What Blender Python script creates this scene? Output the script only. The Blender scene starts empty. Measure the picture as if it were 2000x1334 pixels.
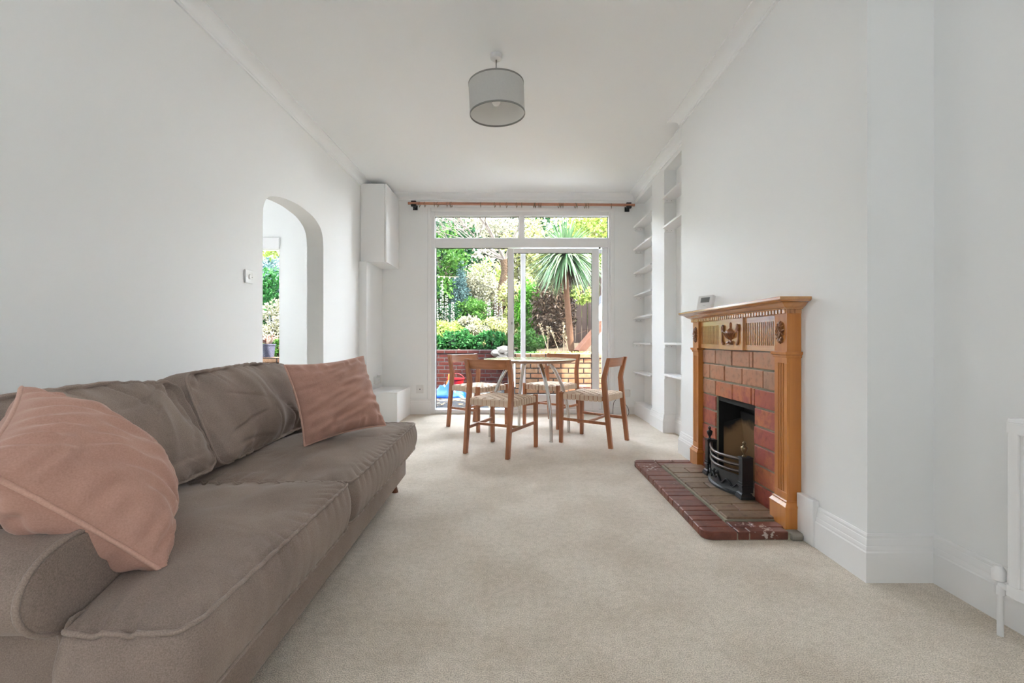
import bpy, bmesh, math, random
from mathutils import Vector, Matrix, noise
S = bpy.context.scene
COL = S.collection
rnd = random.Random(7)
PI = math.pi
V = Vector

# ------------------------------------------------------------------ camera frame
CAMZ = 0.96; F = 888.9; VX = 1007.0; VY = 664.0
def at(px, py, Y):
    return V(((px - VX) * Y / F, Y, CAMZ - (py - VY) * Y / F))

# ------------------------------------------------------------------ materials
def mat_new(name):
    m = bpy.data.materials.new(name); m.use_nodes = True
    nt = m.node_tree
    return m, nt, nt.nodes, nt.links, nt.nodes['Principled BSDF']
def setin(b, k, v):
    if k in b.inputs: b.inputs[k].default_value = v
def simple(name, col, rough=0.5, metal=0.0, spec=0.5, bump=0.0, bscale=200, var=0.0, vscale=6, sheen=0.0, coat=0.0, coords='Object', dist=0.002):
    m, nt, N, L, b = mat_new(name)
    c = (*col, 1)
    setin(b, 'Base Color', c); setin(b, 'Roughness', rough); setin(b, 'Metallic', metal)
    setin(b, 'Specular IOR Level', spec); setin(b, 'Sheen Weight', sheen); setin(b, 'Coat Weight', coat); setin(b, 'Coat Roughness', 0.15)
    tc = N.new('ShaderNodeTexCoord')
    if var > 0:
        n = N.new('ShaderNodeTexNoise'); n.inputs['Scale'].default_value = vscale; n.inputs['Detail'].default_value = 5
        L.new(tc.outputs[coords], n.inputs['Vector'])
        mx = N.new('ShaderNodeMix'); mx.data_type = 'RGBA'
        mx.inputs[6].default_value = tuple(x * (1 - var) for x in col) + (1,)
        mx.inputs[7].default_value = tuple(min(1, x * (1 + var)) for x in col) + (1,)
        L.new(n.outputs['Fac'], mx.inputs[0]); L.new(mx.outputs[2], b.inputs['Base Color'])
    if bump > 0:
        n2 = N.new('ShaderNodeTexNoise'); n2.inputs['Scale'].default_value = bscale; n2.inputs['Detail'].default_value = 3
        L.new(tc.outputs[coords], n2.inputs['Vector'])
        bp = N.new('ShaderNodeBump'); bp.inputs['Strength'].default_value = bump; bp.inputs['Distance'].default_value = dist
        L.new(n2.outputs['Fac'], bp.inputs['Height']); L.new(bp.outputs['Normal'], b.inputs['Normal'])
    return m
def wood(name, c1, c2, rough=0.35, axis='Z', scale=9.0, coat=0.3):
    m, nt, N, L, b = mat_new(name)
    tc = N.new('ShaderNodeTexCoord'); mp = N.new('ShaderNodeMapping')
    st = {'X': (0.06, 1, 1), 'Y': (1, 0.06, 1), 'Z': (1, 1, 0.06)}[axis]
    mp.inputs['Scale'].default_value = tuple(s * scale for s in st)
    L.new(tc.outputs['Object'], mp.inputs['Vector'])
    n = N.new('ShaderNodeTexNoise'); n.inputs['Scale'].default_value = 4; n.inputs['Detail'].default_value = 8; n.inputs['Distortion'].default_value = 0.6
    L.new(mp.outputs['Vector'], n.inputs['Vector'])
    r = N.new('ShaderNodeValToRGB'); r.color_ramp.elements[0].color = (*c1, 1); r.color_ramp.elements[1].color = (*c2, 1)
    r.color_ramp.elements[0].position = 0.3; r.color_ramp.elements[1].position = 0.7
    L.new(n.outputs['Fac'], r.inputs['Fac']); L.new(r.outputs['Color'], b.inputs['Base Color'])
    setin(b, 'Roughness', rough); setin(b, 'Coat Weight', coat); setin(b, 'Coat Roughness', 0.18); setin(b, 'Coat IOR', 1.9 if coat > .75 else 1.5)
    bp = N.new('ShaderNodeBump'); bp.inputs['Strength'].default_value = 0.08; bp.inputs['Distance'].default_value = 0.002
    L.new(n.outputs['Fac'], bp.inputs['Height']); L.new(bp.outputs['Normal'], b.inputs['Normal'])
    return m
LEAF = .36
def leafmat(name, c1, c2, trans=0.35, rough=0.45):
    c1 = tuple(q * LEAF for q in c1); c2 = tuple(q * LEAF for q in c2)
    m, nt, N, L, b = mat_new(name)
    g = N.new('ShaderNodeNewGeometry')
    r = N.new('ShaderNodeValToRGB'); r.color_ramp.elements[0].color = (*c1, 1); r.color_ramp.elements[1].color = (*c2, 1)
    L.new(g.outputs['Random Per Island'], r.inputs['Fac'])
    L.new(r.outputs['Color'], b.inputs['Base Color']); setin(b, 'Roughness', rough); setin(b, 'Specular IOR Level', .1)
    t = N.new('ShaderNodeBsdfTranslucent'); L.new(r.outputs['Color'], t.inputs['Color'])
    mx = N.new('ShaderNodeMixShader'); mx.inputs[0].default_value = trans
    out = N['Material Output']
    L.new(b.outputs[0], mx.inputs[1]); L.new(t.outputs[0], mx.inputs[2]); L.new(mx.outputs[0], out.inputs['Surface'])
    return m
def brickmat(name, c1, c2, mortar, bw=0.225, bh=0.075, plane='XZ', mw=0.01):
    m, nt, N, L, b = mat_new(name)
    tc = N.new('ShaderNodeTexCoord'); sp = N.new('ShaderNodeSeparateXYZ'); cb = N.new('ShaderNodeCombineXYZ')
    L.new(tc.outputs['Object'], sp.inputs[0])
    L.new(sp.outputs[plane[0]], cb.inputs[0]); L.new(sp.outputs[plane[1]], cb.inputs[1])
    bt = N.new('ShaderNodeTexBrick'); bt.inputs['Scale'].default_value = 1.0
    bt.inputs['Brick Width'].default_value = bw; bt.inputs['Row Height'].default_value = bh; bt.inputs['Mortar Size'].default_value = mw
    bt.inputs['Mortar Smooth'].default_value = 0.3; bt.inputs['Bias'].default_value = 0.0
    bt.inputs['Color1'].default_value = (*c1, 1); bt.inputs['Color2'].default_value = (*c2, 1); bt.inputs['Mortar'].default_value = (*mortar, 1)
    L.new(cb.outputs[0], bt.inputs['Vector'])
    n = N.new('ShaderNodeTexNoise'); n.inputs['Scale'].default_value = 14; n.inputs['Detail'].default_value = 6
    L.new(tc.outputs['Object'], n.inputs['Vector'])
    mx = N.new('ShaderNodeMix'); mx.data_type = 'RGBA'; mx.blend_type = 'MULTIPLY'; mx.inputs[0].default_value = 0.6
    r = N.new('ShaderNodeValToRGB'); r.color_ramp.elements[0].color = (.45, .42, .4, 1); r.color_ramp.elements[1].color = (1.0, 1.0, 1.0, 1)
    r.color_ramp.elements[0].position = .3; r.color_ramp.elements[1].position = .65
    L.new(n.outputs['Fac'], r.inputs['Fac'])
    L.new(bt.outputs['Color'], mx.inputs[6]); L.new(r.outputs['Color'], mx.inputs[7]); L.new(mx.outputs[2], b.inputs['Base Color'])
    bp = N.new('ShaderNodeBump'); bp.inputs['Strength'].default_value = 0.6; bp.inputs['Distance'].default_value = 0.008; bp.invert = True
    L.new(bt.outputs['Fac'], bp.inputs['Height']); L.new(bp.outputs['Normal'], b.inputs['Normal'])
    setin(b, 'Roughness', 0.85)
    return m
def glassmat(name, tint=(1, 1, 1), refl=1.0):
    m, nt, N, L, b = mat_new(name)
    N.remove(b)
    t = N.new('ShaderNodeBsdfTransparent'); t.inputs['Color'].default_value = (*tint, 1)
    g = N.new('ShaderNodeBsdfGlossy'); g.inputs['Roughness'].default_value = 0.02
    fr = N.new('ShaderNodeFresnel'); fr.inputs['IOR'].default_value = 1.22
    mx = N.new('ShaderNodeMixShader'); L.new(fr.outputs[0], mx.inputs[0]); L.new(t.outputs[0], mx.inputs[1]); L.new(g.outputs[0], mx.inputs[2])
    L.new(mx.outputs[0], N['Material Output'].inputs['Surface'])
    return m

M = {}
M['paint'] = simple('wall_paint', (.865, .875, .875), 0.6, bump=.05, bscale=60, var=.012, vscale=1.5)
M['ceil'] = simple('ceiling_paint', (.91, .93, .94), 0.7, bump=.03, bscale=40)
M['trim'] = simple('white_gloss_trim', (.86, .86, .86), 0.3)
M['upvc'] = simple('white_upvc', (.84, .84, .85), 0.25)
M['plastic'] = simple('white_plastic', (.76, .76, .75), 0.3)
M['greyplastic'] = simple('grey_screen', (.16, .17, .17), 0.2)
M['black'] = simple('black_plastic', (.012, .012, .013), 0.4)
M['darkgap'] = simple('dark_rubber_seal', (.03, .03, .03), 0.6)
M['iron'] = simple('blackened_cast_iron', (.02, .022, .024), 0.38, metal=0.3, var=.3, vscale=20, bump=.2, bscale=90)
M['worniron'] = simple('worn_iron_bar', (.075, .058, .05), 0.33, metal=0.75, var=.4, vscale=18)
M['brass'] = simple('tarnished_brass', (.20, .15, .085), 0.38, metal=0.8, var=.3, vscale=30)
M['steel'] = simple('brushed_steel', (.62, .61, .59), 0.22, metal=1.0)
M['glass'] = glassmat('clear_pane')
M['chairwood'] = wood('oiled_chair_wood', (.27, .092, .034), (.40, .155, .062), 0.38, 'Z', 10, .25)
M['chairwoodx'] = wood('oiled_chair_wood_across', (.30, .108, .04), (.45, .185, .075), 0.34, 'X', 10, .25)
M['webbing'] = simple('woven_webbing', (.66, .51, .38), 0.8, bump=.3, bscale=500, var=.1, vscale=30)
M['tablewood'] = wood('table_veneer', (.60, .42, .22), (.70, .52, .30), 0.14, 'X', 5, .8)
M['tableedge'] = wood('table_edge_wood', (.26, .12, .05), (.36, .17, .07), 0.4, 'X', 8, .1)
M['pine'] = wood('waxed_pine', (.42, .145, .026), (.54, .21, .042), 0.35, 'Z', 6, .25)
M['piney'] = wood('waxed_pine_horizontal', (.44, .175, .042), (.57, .26, .07), 0.22, 'Y', 6, 1.0)
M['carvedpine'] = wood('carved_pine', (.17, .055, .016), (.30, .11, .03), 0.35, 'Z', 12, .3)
M['rodwood'] = wood('curtain_pole_wood', (.36, .15, .085), (.48, .22, .13), 0.4, 'X', 8, .1)
M['sofaleg'] = wood('dark_leg_wood', (.14, .05, .025), (.22, .08, .04), 0.35, 'Z', 8, .3)
M['shade'] = simple('grey_linen_shade', (0.5640, 0.5580, 0.5400), 0.9, bump=.25, bscale=400, var=.06, vscale=90)
M['shadein'] = simple('white_shade_lining', (.80, .79, .76), 0.8)
M['bulb'] = simple('opal_bulb', (.88, .88, .86), 0.15)
M['bark'] = simple('bark', (0.0280, 0.0182, 0.0112), 0.9, bump=.8, bscale=30, var=.4, vscale=12, dist=.02)
M['palmbark'] = simple('palm_bark', (0.0528, 0.0277, 0.0162), 0.85, bump=.6, bscale=40, var=.25, vscale=18, dist=.01)
M['twig'] = simple('pale_twig', (0.0631, 0.0533, 0.0463), 0.85, var=.3, vscale=9)
M['deadtwig'] = simple('dead_brown_twig', (0.0539, 0.0315, 0.0203), 0.9, var=.4, vscale=9)
M['drystalk'] = simple('dry_stalk', (0.1224, 0.0972, 0.0648), 0.85, var=.2)
M['soil'] = simple('garden_soil', (0.0315, 0.0238, 0.0161), 0.95, bump=.8, bscale=18, var=.4, vscale=5, dist=.04)
M['patio'] = simple('dark_patio_paving', (0.0207, 0.0198, 0.0198), 0.8, bump=.4, bscale=40, var=.35, vscale=4)
M['timber'] = wood('weathered_timber', (0.0280, 0.0120, 0.0075), (0.0400, 0.0190, 0.0120), 0.7, 'X', 6, 0)
M['fence'] = wood('dark_fence_boards', (0.0110, 0.0075, 0.0065), (0.0200, 0.0140, 0.0120), 0.85, 'Z', 4, 0)
M['bluefence'] = wood('grey_blue_fence', (0.080, 0.092, 0.120), (0.120, 0.136, 0.168), 0.8, 'Z', 4, 0)
M['render'] = simple('white_render', (.86, .86, .86), 0.8)
M['slate'] = simple('dark_slate', (0.035, 0.037, 0.043), 0.6)
M['blue'] = simple('blue_plastic_sheet', (0.0020, 0.0228, 0.1255), 0.3)
M['red'] = simple('red_plastic', (0.1120, 0.0042, 0.0056), 0.35)
M['orange'] = simple('orange_plastic', (0.300, 0.064, 0.012), 0.35)
M['pot'] = simple('dark_blue_grey_pot', (0.025, 0.025, 0.037), 0.45)
M['terracotta'] = simple('terracotta', (0.220, 0.100, 0.072), 0.8, var=.15)
M['rubble'] = simple('pale_rubble_stone', (0.1008, 0.0882, 0.0756), 0.9, bump=.6, bscale=20, var=.3, vscale=8, dist=.02)
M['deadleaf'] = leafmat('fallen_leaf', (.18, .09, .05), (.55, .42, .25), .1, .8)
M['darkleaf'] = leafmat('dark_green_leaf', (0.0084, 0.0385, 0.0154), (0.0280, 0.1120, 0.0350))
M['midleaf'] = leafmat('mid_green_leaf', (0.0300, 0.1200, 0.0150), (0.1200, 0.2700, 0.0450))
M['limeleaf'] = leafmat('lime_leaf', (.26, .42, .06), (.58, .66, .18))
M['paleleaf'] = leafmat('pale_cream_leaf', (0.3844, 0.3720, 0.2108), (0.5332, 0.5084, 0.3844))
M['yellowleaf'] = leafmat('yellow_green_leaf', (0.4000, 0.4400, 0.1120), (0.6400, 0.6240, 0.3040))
M['bluegreen'] = leafmat('blue_green_needle', (0.0560, 0.1200, 0.1200), (0.1440, 0.2400, 0.2240))
M['vividgreen'] = leafmat('vivid_green_frond', (0.0400, 0.1760, 0.0080), (0.1120, 0.3360, 0.0240))
M['ivy'] = leafmat('ivy_leaf', (0.0150, 0.1050, 0.0225), (0.0675, 0.2550, 0.0600))
M['palmleaf'] = leafmat('cordyline_blade', (.05, .14, .05), (.26, .36, .20), .2, .28)
M['whiteflower'] = leafmat('white_flower', (0.6400, 0.6080, 0.5600), (0.7200, 0.7040, 0.6560), .3)
M['brownleaf'] = leafmat('brown_dead_leaf', (0.0352, 0.0198, 0.0110), (0.1144, 0.0704, 0.0396), .2)
M['bronzeleaf'] = leafmat('bronze_strap_leaf', (.35, .12, .08), (.85, .72, .60), .2)
M['wallbrick_shade'] = brickmat('dark_red_garden_brick', (0.0375, 0.0090, 0.0067), (0.0240, 0.0075, 0.0067), (0.0338, 0.0270, 0.0255))  # shade on the left garden wall is put into this darker brick colour
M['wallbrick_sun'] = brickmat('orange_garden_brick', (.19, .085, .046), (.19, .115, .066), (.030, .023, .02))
M['ledgeconc'] = simple('old_concrete', (0.250, 0.230, 0.200), .9, bump=.6, bscale=40, var=.3, vscale=20)

for k_ in ('bark', 'palmbark', 'twig', 'deadtwig', 'drystalk', 'soil', 'patio', 'timber', 'fence', 'bluefence', 'render', 'slate', 'rubble', 'terracotta', 'wallbrick_shade', 'wallbrick_sun', 'blue', 'red', 'orange', 'pot'):
    setin(M[k_].node_tree.nodes['Principled BSDF'], 'Specular IOR Level', .06 if k_ not in ('blue', 'red', 'orange', 'pot') else .2)
def carpet():
    m, nt, N, L, b = mat_new('beige_pile_carpet')
    tc = N.new('ShaderNodeTexCoord')
    n1 = N.new('ShaderNodeTexNoise'); n1.inputs['Scale'].default_value = 260; n1.inputs['Detail'].default_value = 4
    n2 = N.new('ShaderNodeTexNoise'); n2.inputs['Scale'].default_value = 3.0; n2.inputs['Detail'].default_value = 6
    n3 = N.new('ShaderNodeTexNoise'); n3.inputs['Scale'].default_value = 38; n3.inputs['Detail'].default_value = 4
    for n in (n1, n2, n3): L.new(tc.outputs['Object'], n.inputs['Vector'])
    r = N.new('ShaderNodeValToRGB'); e = r.color_ramp.elements
    e[0].position = .32; e[0].color = (.47, .40, .325, 1); e[1].position = .66; e[1].color = (.93, .835, .725, 1)
    L.new(n1.outputs['Fac'], r.inputs['Fac'])
    r2 = N.new('ShaderNodeValToRGB'); e = r2.color_ramp.elements
    e[0].position = .36; e[0].color = (.86, .84, .81, 1); e[1].position = .6; e[1].color = (1, 1, 1, 1)
    L.new(n2.outputs['Fac'], r2.inputs['Fac'])
    r3 = N.new('ShaderNodeValToRGB'); e = r3.color_ramp.elements
    e[0].position = .3; e[0].color = (.88, .87, .85, 1); e[1].position = .6; e[1].color = (1, 1, 1, 1)
    L.new(n3.outputs['Fac'], r3.inputs['Fac'])
    a = N.new('ShaderNodeMix'); a.data_type = 'RGBA'; a.blend_type = 'MULTIPLY'; a.inputs[0].default_value = 1
    c = N.new('ShaderNodeMix'); c.data_type = 'RGBA'; c.blend_type = 'MULTIPLY'; c.inputs[0].default_value = 1
    L.new(r.outputs['Color'], a.inputs[6]); L.new(r2.outputs['Color'], a.inputs[7])
    L.new(a.outputs[2], c.inputs[6]); L.new(r3.outputs['Color'], c.inputs[7]); L.new(c.outputs[2], b.inputs['Base Color'])
    ad = N.new('ShaderNodeMath'); ad.operation = 'MULTIPLY_ADD'; ad.inputs[1].default_value = .8
    L.new(n3.outputs['Fac'], ad.inputs[0]); L.new(n1.outputs['Fac'], ad.inputs[2])
    bp = N.new('ShaderNodeBump'); bp.inputs['Strength'].default_value = .55; bp.inputs['Distance'].default_value = .006
    L.new(ad.outputs[0], bp.inputs['Height']); L.new(bp.outputs['Normal'], b.inputs['Normal'])
    setin(b, 'Roughness', .95); setin(b, 'Sheen Weight', .25); setin(b, 'Specular IOR Level', .1)
    return m
M['carpet'] = carpet()
def fabric(name, c1, c2, sheen=.3, weave=420, bump=.3, rough=.9, wr=0.0, tint=(1, 1, 1, 1)):
    m, nt, N, L, b = mat_new(name)
    tc = N.new('ShaderNodeTexCoord')
    n1 = N.new('ShaderNodeTexNoise'); n1.inputs['Scale'].default_value = weave; n1.inputs['Detail'].default_value = 2
    n2 = N.new('ShaderNodeTexNoise'); n2.inputs['Scale'].default_value = 5; n2.inputs['Detail'].default_value = 5
    L.new(tc.outputs['Object'], n1.inputs['Vector']); L.new(tc.outputs['Object'], n2.inputs['Vector'])
    r = N.new('ShaderNodeValToRGB'); r.color_ramp.elements[0].color = (*c1, 1); r.color_ramp.elements[1].color = (*c2, 1)
    r.color_ramp.elements[0].position = .33; r.color_ramp.elements[1].position = .67
    md = N.new('ShaderNodeMath'); md.operation = 'MULTIPLY_ADD'; md.inputs[1].default_value = .55
    L.new(n1.outputs['Fac'], md.inputs[0])
    m2 = N.new('ShaderNodeMath'); m2.operation = 'MULTIPLY'; m2.inputs[1].default_value = .45
    L.new(n2.outputs['Fac'], m2.inputs[0]); L.new(m2.outputs[0], md.inputs[2])
    L.new(md.outputs[0], r.inputs['Fac']); L.new(r.outputs['Color'], b.inputs['Base Color'])
    bp = N.new('ShaderNodeBump'); bp.inputs['Strength'].default_value = bump; bp.inputs['Distance'].default_value = .0015
    L.new(n1.outputs['Fac'], bp.inputs['Height'])
    L.new(bp.outputs['Normal'], b.inputs['Normal'])
    setin(b, 'Roughness', rough); setin(b, 'Sheen Weight', sheen); setin(b, 'Sheen Roughness', .4); setin(b, 'Sheen Tint', tint); setin(b, 'Specular IOR Level', .15)
    return m
M['sofa'] = fabric('taupe_sofa_cloth', (0.1773, 0.1339, 0.1090), (0.3217, 0.2522, 0.2141), .2, tint=(1, .93, .88, 1))
M['piping'] = fabric('taupe_piping_cloth', (0.2030, 0.1556, 0.1272), (0.3519, 0.2775, 0.2368), .2)
M['velvet'] = fabric('pink_velvet', (0.3967, 0.2208, 0.1725), (0.4945, 0.2932, 0.2357), .35, 300, .03, .7, tint=(1, .82, .74, 1))
M['velvetpiping'] = fabric('pink_velvet_piping', (0.5060, 0.2970, 0.2310), (0.6160, 0.3850, 0.3080), .4, 300, .06, .7, tint=(1, .85, .78, 1))

def glazed_brick(name, ramp, specks=0.0):
    m, nt, N, L, b = mat_new(name)
    g = N.new('ShaderNodeNewGeometry'); tc = N.new('ShaderNodeTexCoord')
    r = N.new('ShaderNodeValToRGB'); e = r.color_ramp.elements
    e[0].color = (*ramp[0], 1); e[1].color = (*ramp[-1], 1)
    for k in range(1, len(ramp) - 1):
        q = e.new(k / (len(ramp) - 1)); q.color = (*ramp[k], 1)
    n = N.new('ShaderNodeTexNoise'); n.inputs['Scale'].default_value = 9; n.inputs['Detail'].default_value = 7; n.inputs['Roughness'].default_value = .65
    L.new(tc.outputs['Object'], n.inputs['Vector'])
    ma = N.new('ShaderNodeMath'); ma.operation = 'MULTIPLY_ADD'; ma.inputs[1].default_value = .55
    mb = N.new('ShaderNodeMath'); mb.operation = 'MULTIPLY_ADD'; mb.inputs[1].default_value = 1.3; mb.inputs[2].default_value = -.42
    L.new(g.outputs['Random Per Island'], ma.inputs[0]); L.new(n.outputs['Fac'], mb.inputs[0]); L.new(mb.outputs[0], ma.inputs[2])
    L.new(ma.outputs[0], r.inputs['Fac'])
    n3 = N.new('ShaderNodeTexNoise'); n3.inputs['Scale'].default_value = 30; n3.inputs['Detail'].default_value = 5
    L.new(tc.outputs['Object'], n3.inputs['Vector'])
    r3 = N.new('ShaderNodeValToRGB'); r3.color_ramp.elements[0].position = .30; r3.color_ramp.elements[0].color = (.45, .40, .37, 1)
    r3.color_ramp.elements[1].position = .48; r3.color_ramp.elements[1].color = (1, 1, 1, 1)
    L.new(n3.outputs['Fac'], r3.inputs['Fac'])
    mx = N.new('ShaderNodeMix'); mx.data_type = 'RGBA'; mx.blend_type = 'MULTIPLY'; mx.inputs[0].default_value = .55
    L.new(r.outputs['Color'], mx.inputs[6]); L.new(r3.outputs['Color'], mx.inputs[7]); L.new(mx.outputs[2], b.inputs['Base Color'])
    if specks:   # old paint and plaster spots
        n4 = N.new('ShaderNodeTexNoise'); n4.inputs['Scale'].default_value = 55; n4.inputs['Detail'].default_value = 4
        n5 = N.new('ShaderNodeTexNoise'); n5.inputs['Scale'].default_value = 6
        L.new(tc.outputs['Object'], n4.inputs['Vector']); L.new(tc.outputs['Object'], n5.inputs['Vector'])
        pr = N.new('ShaderNodeMath'); pr.operation = 'MULTIPLY'; L.new(n4.outputs['Fac'], pr.inputs[0]); L.new(n5.outputs['Fac'], pr.inputs[1])
        r4 = N.new('ShaderNodeValToRGB'); r4.color_ramp.elements[0].position = .365; r4.color_ramp.elements[0].color = (0, 0, 0, 1); r4.color_ramp.elements[1].position = .40; r4.color_ramp.elements[1].color = (specks,) * 3 + (1,)
        L.new(pr.outputs[0], r4.inputs['Fac'])
        m4 = N.new('ShaderNodeMix'); m4.data_type = 'RGBA'; m4.inputs[7].default_value = (.62, .55, .5, 1)
        L.new(r4.outputs['Color'], m4.inputs[0]); L.new(mx.outputs[2], m4.inputs[6]); L.new(m4.outputs[2], b.inputs['Base Color'])
    bp = N.new('ShaderNodeBump'); bp.inputs['Strength'].default_value = .2; bp.inputs['Distance'].default_value = .003
    L.new(n3.outputs['Fac'], bp.inputs['Height']); L.new(bp.outputs['Normal'], b.inputs['Normal'])
    setin(b, 'Roughness', .42); setin(b, 'Specular IOR Level', .4)
    return m
M['firebrick'] = glazed_brick('old_red_fireplace_brick', [(.26, .05, .028), (.38, .10, .052), (.31, .075, .062), (.45, .15, .062), (.36, .17, .10)])
M['firebrickpale'] = glazed_brick('buff_fireplace_brick', [(.28, .18, .11), (.38, .20, .125), (.46, .21, .115), (.33, .22, .14)])
M['hearthbrick'] = glazed_brick('hearth_brick', [(0.0816, 0.0272, 0.0204), (0.1360, 0.0442, 0.0306), (0.1904, 0.0612, 0.0374), (0.1632, 0.0748, 0.0544)], .7)
M['hearthtile'] = glazed_brick('worn_hearth_tile', [(.14, .085, .055), (.20, .13, .085), (.24, .17, .11), (.22, .10, .065)])
M['mortar'] = simple('grey_green_mortar', (.27, .25, .185), .9, bump=.5, bscale=80, var=.3, vscale=25)
M['soot'] = simple('sooty_black_brick', (.012, .011, .010), .85, bump=.4, bscale=30, var=.4, vscale=7)
def fireback():
    m, nt, N, L, b = mat_new('scorched_fireclay')
    tc = N.new('ShaderNodeTexCoord'); sp = N.new('ShaderNodeSeparateXYZ'); L.new(tc.outputs['Object'], sp.inputs[0])
    n = N.new('ShaderNodeTexNoise'); n.inputs['Scale'].default_value = 9; n.inputs['Detail'].default_value = 6
    L.new(tc.outputs['Object'], n.inputs['Vector'])
    a = N.new('ShaderNodeMath'); a.operation = 'MULTIPLY_ADD'; a.inputs[1].default_value = .16
    L.new(n.outputs['Fac'], a.inputs[0])
    c = N.new('ShaderNodeMath'); c.operation = 'MULTIPLY_ADD'; c.inputs[1].default_value = -.75   # soot line climbs towards the back
    L.new(sp.outputs['X'], c.inputs[0]); L.new(sp.outputs['Z'], c.inputs[2]); L.new(c.outputs[0], a.inputs[2])
    r = N.new('ShaderNodeValToRGB'); e = r.color_ramp.elements
    e[0].position = .33; e[0].color = (.26, .15, .07, 1); e[1].position = .39; e[1].color = (.012, .011, .010, 1)
    L.new(a.outputs[0], r.inputs['Fac']); L.new(r.outputs['Color'], b.inputs['Base Color']); setin(b, 'Roughness', .9)
    return m
M['fireback'] = fireback()

# ------------------------------------------------------------------ mesh builder
class MB:
    def __init__(self): self.v = []; self.f = []
    def add(self, vs, fs):
        o = len(self.v); self.v += [tuple(p) for p in vs]; self.f += [tuple(i + o for i in q) for q in fs]
    def box(self, x0, x1, y0, y1, z0, z1, T=None):
        if x0 > x1: x0, x1 = x1, x0
        if y0 > y1: y0, y1 = y1, y0
        if z0 > z1: z0, z1 = z1, z0
        vs = [V((x, y, z)) for z in (z0, z1) for y in (y0, y1) for x in (x0, x1)]
        if T: vs = [T @ p for p in vs]
        self.add(vs, [(0, 2, 3, 1), (4, 5, 7, 6), (0, 1, 5, 4), (2, 6, 7, 3), (0, 4, 6, 2), (1, 3, 7, 5)])
        return self
    def bar(self, a, b, w, d, up=V((0, 0, 1))):
        a = V(a); b = V(b); t = (b - a); Lh = t.length; t.normalize()
        s = t.cross(up)
        if s.length < 1e-4: s = t.cross(V((0, 1, 0)))
        s.normalize(); u = s.cross(t)
        vs = []
        for p in (a, b):
            for i, j in ((-1, -1), (1, -1), (1, 1), (-1, 1)): vs.append(p + s * (i * w / 2) + u * (j * d / 2))
        self.add(vs, [(3, 2, 1, 0), (4, 5, 6, 7), (0, 1, 5, 4), (1, 2, 6, 5), (2, 3, 7, 6), (3, 0, 4, 7)])
        return self
    def loft(self, rings, cap=True, close=True):
        n = len(rings[0]); vs = [p for r in rings for p in r]; fs = []
        for k in range(len(rings) - 1):
            for i in range(n if close else n - 1):
                j = (i + 1) % n; fs.append((k * n + i, k * n + j, (k + 1) * n + j, (k + 1) * n + i))
        if cap:
            fs.append(tuple(reversed(range(n)))); fs.append(tuple((len(rings) - 1) * n + i for i in range(n)))
        self.add(vs, fs); return self
    def tube(self, pts, r, seg=8, closed=False, cap=True):
        pts = [V(p) for p in pts]; n = len(pts); rings = []; ref = None
        for i, p in enumerate(pts):
            if closed: t = pts[(i + 1) % n] - pts[i - 1]
            else: t = pts[min(i + 1, n - 1)] - pts[max(i - 1, 0)]
            if t.length < 1e-9: t = V((0, 0, 1))
            t.normalize()
            if ref is None:
                ref = t.cross(V((0, 0, 1)))
                if ref.length < 1e-3: ref = t.cross(V((0, 1, 0)))
            ref = ref - t * ref.dot(t)
            if ref.length < 1e-6: ref = t.orthogonal()
            ref.normalize(); q = t.cross(ref)
            rr = r[i] if isinstance(r, (list, tuple)) else r
            rings.append([p + (ref * math.cos(2 * PI * k / seg) + q * math.sin(2 * PI * k / seg)) * rr for k in range(seg)])
        if closed: rings.append(rings[0]); cap = False
        return self.loft(rings, cap)
    def lathe(self, prof, c, seg=20, axis='Z', cap=True):
        c = V(c); rings = []
        for r, h in prof:
            ring = []
            for k in range(seg):
                a = 2 * PI * k / seg; x, y = r * math.cos(a), r * math.sin(a)
                ring.append(c + (V((x, y, h)) if axis == 'Z' else V((x, h, -y)) if axis == 'Y' else V((h, x, y))))
            rings.append(ring)
        return self.loft(rings, cap)
    def prism(self, poly, a, b, axis='X'):
        def m(u, w, h): return V((h, u, w)) if axis == 'X' else V((u, h, w)) if axis == 'Y' else V((u, w, h))
        return self.loft([[m(u, w, a) for u, w in poly], [m(u, w, b) for u, w in poly]])
    def sweep(self, prof, path, closed=False):
        """prof: (offset to the left of travel, z); path: XY points, mitred"""
        n = len(path); rings = []
        P = [V((p[0], p[1])) for p in path]
        for i in range(n):
            d0 = (P[i] - P[i - 1]).normalized() if (i > 0 or closed) else None
            d1 = (P[(i + 1) % n] - P[i]).normalized() if (i < n - 1 or closed) else None
            if d0 is None: d0 = d1
            if d1 is None: d1 = d0
            n0 = V((-d0.y, d0.x)); n1 = V((-d1.y, d1.x))
            m = n0 + n1; m = m / max(0.2, m.dot(n0)) if m.length > 1e-6 else n0
            rings.append([V((P[i].x + m.x * o, P[i].y + m.y * o, z)) for o, z in prof])
        if closed: rings.append(rings[0])
        return self.loft(rings, cap=not closed)
    def quad(self, a, b, c, d): self.add([a, b, c, d], [(0, 1, 2, 3)]); return self

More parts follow.
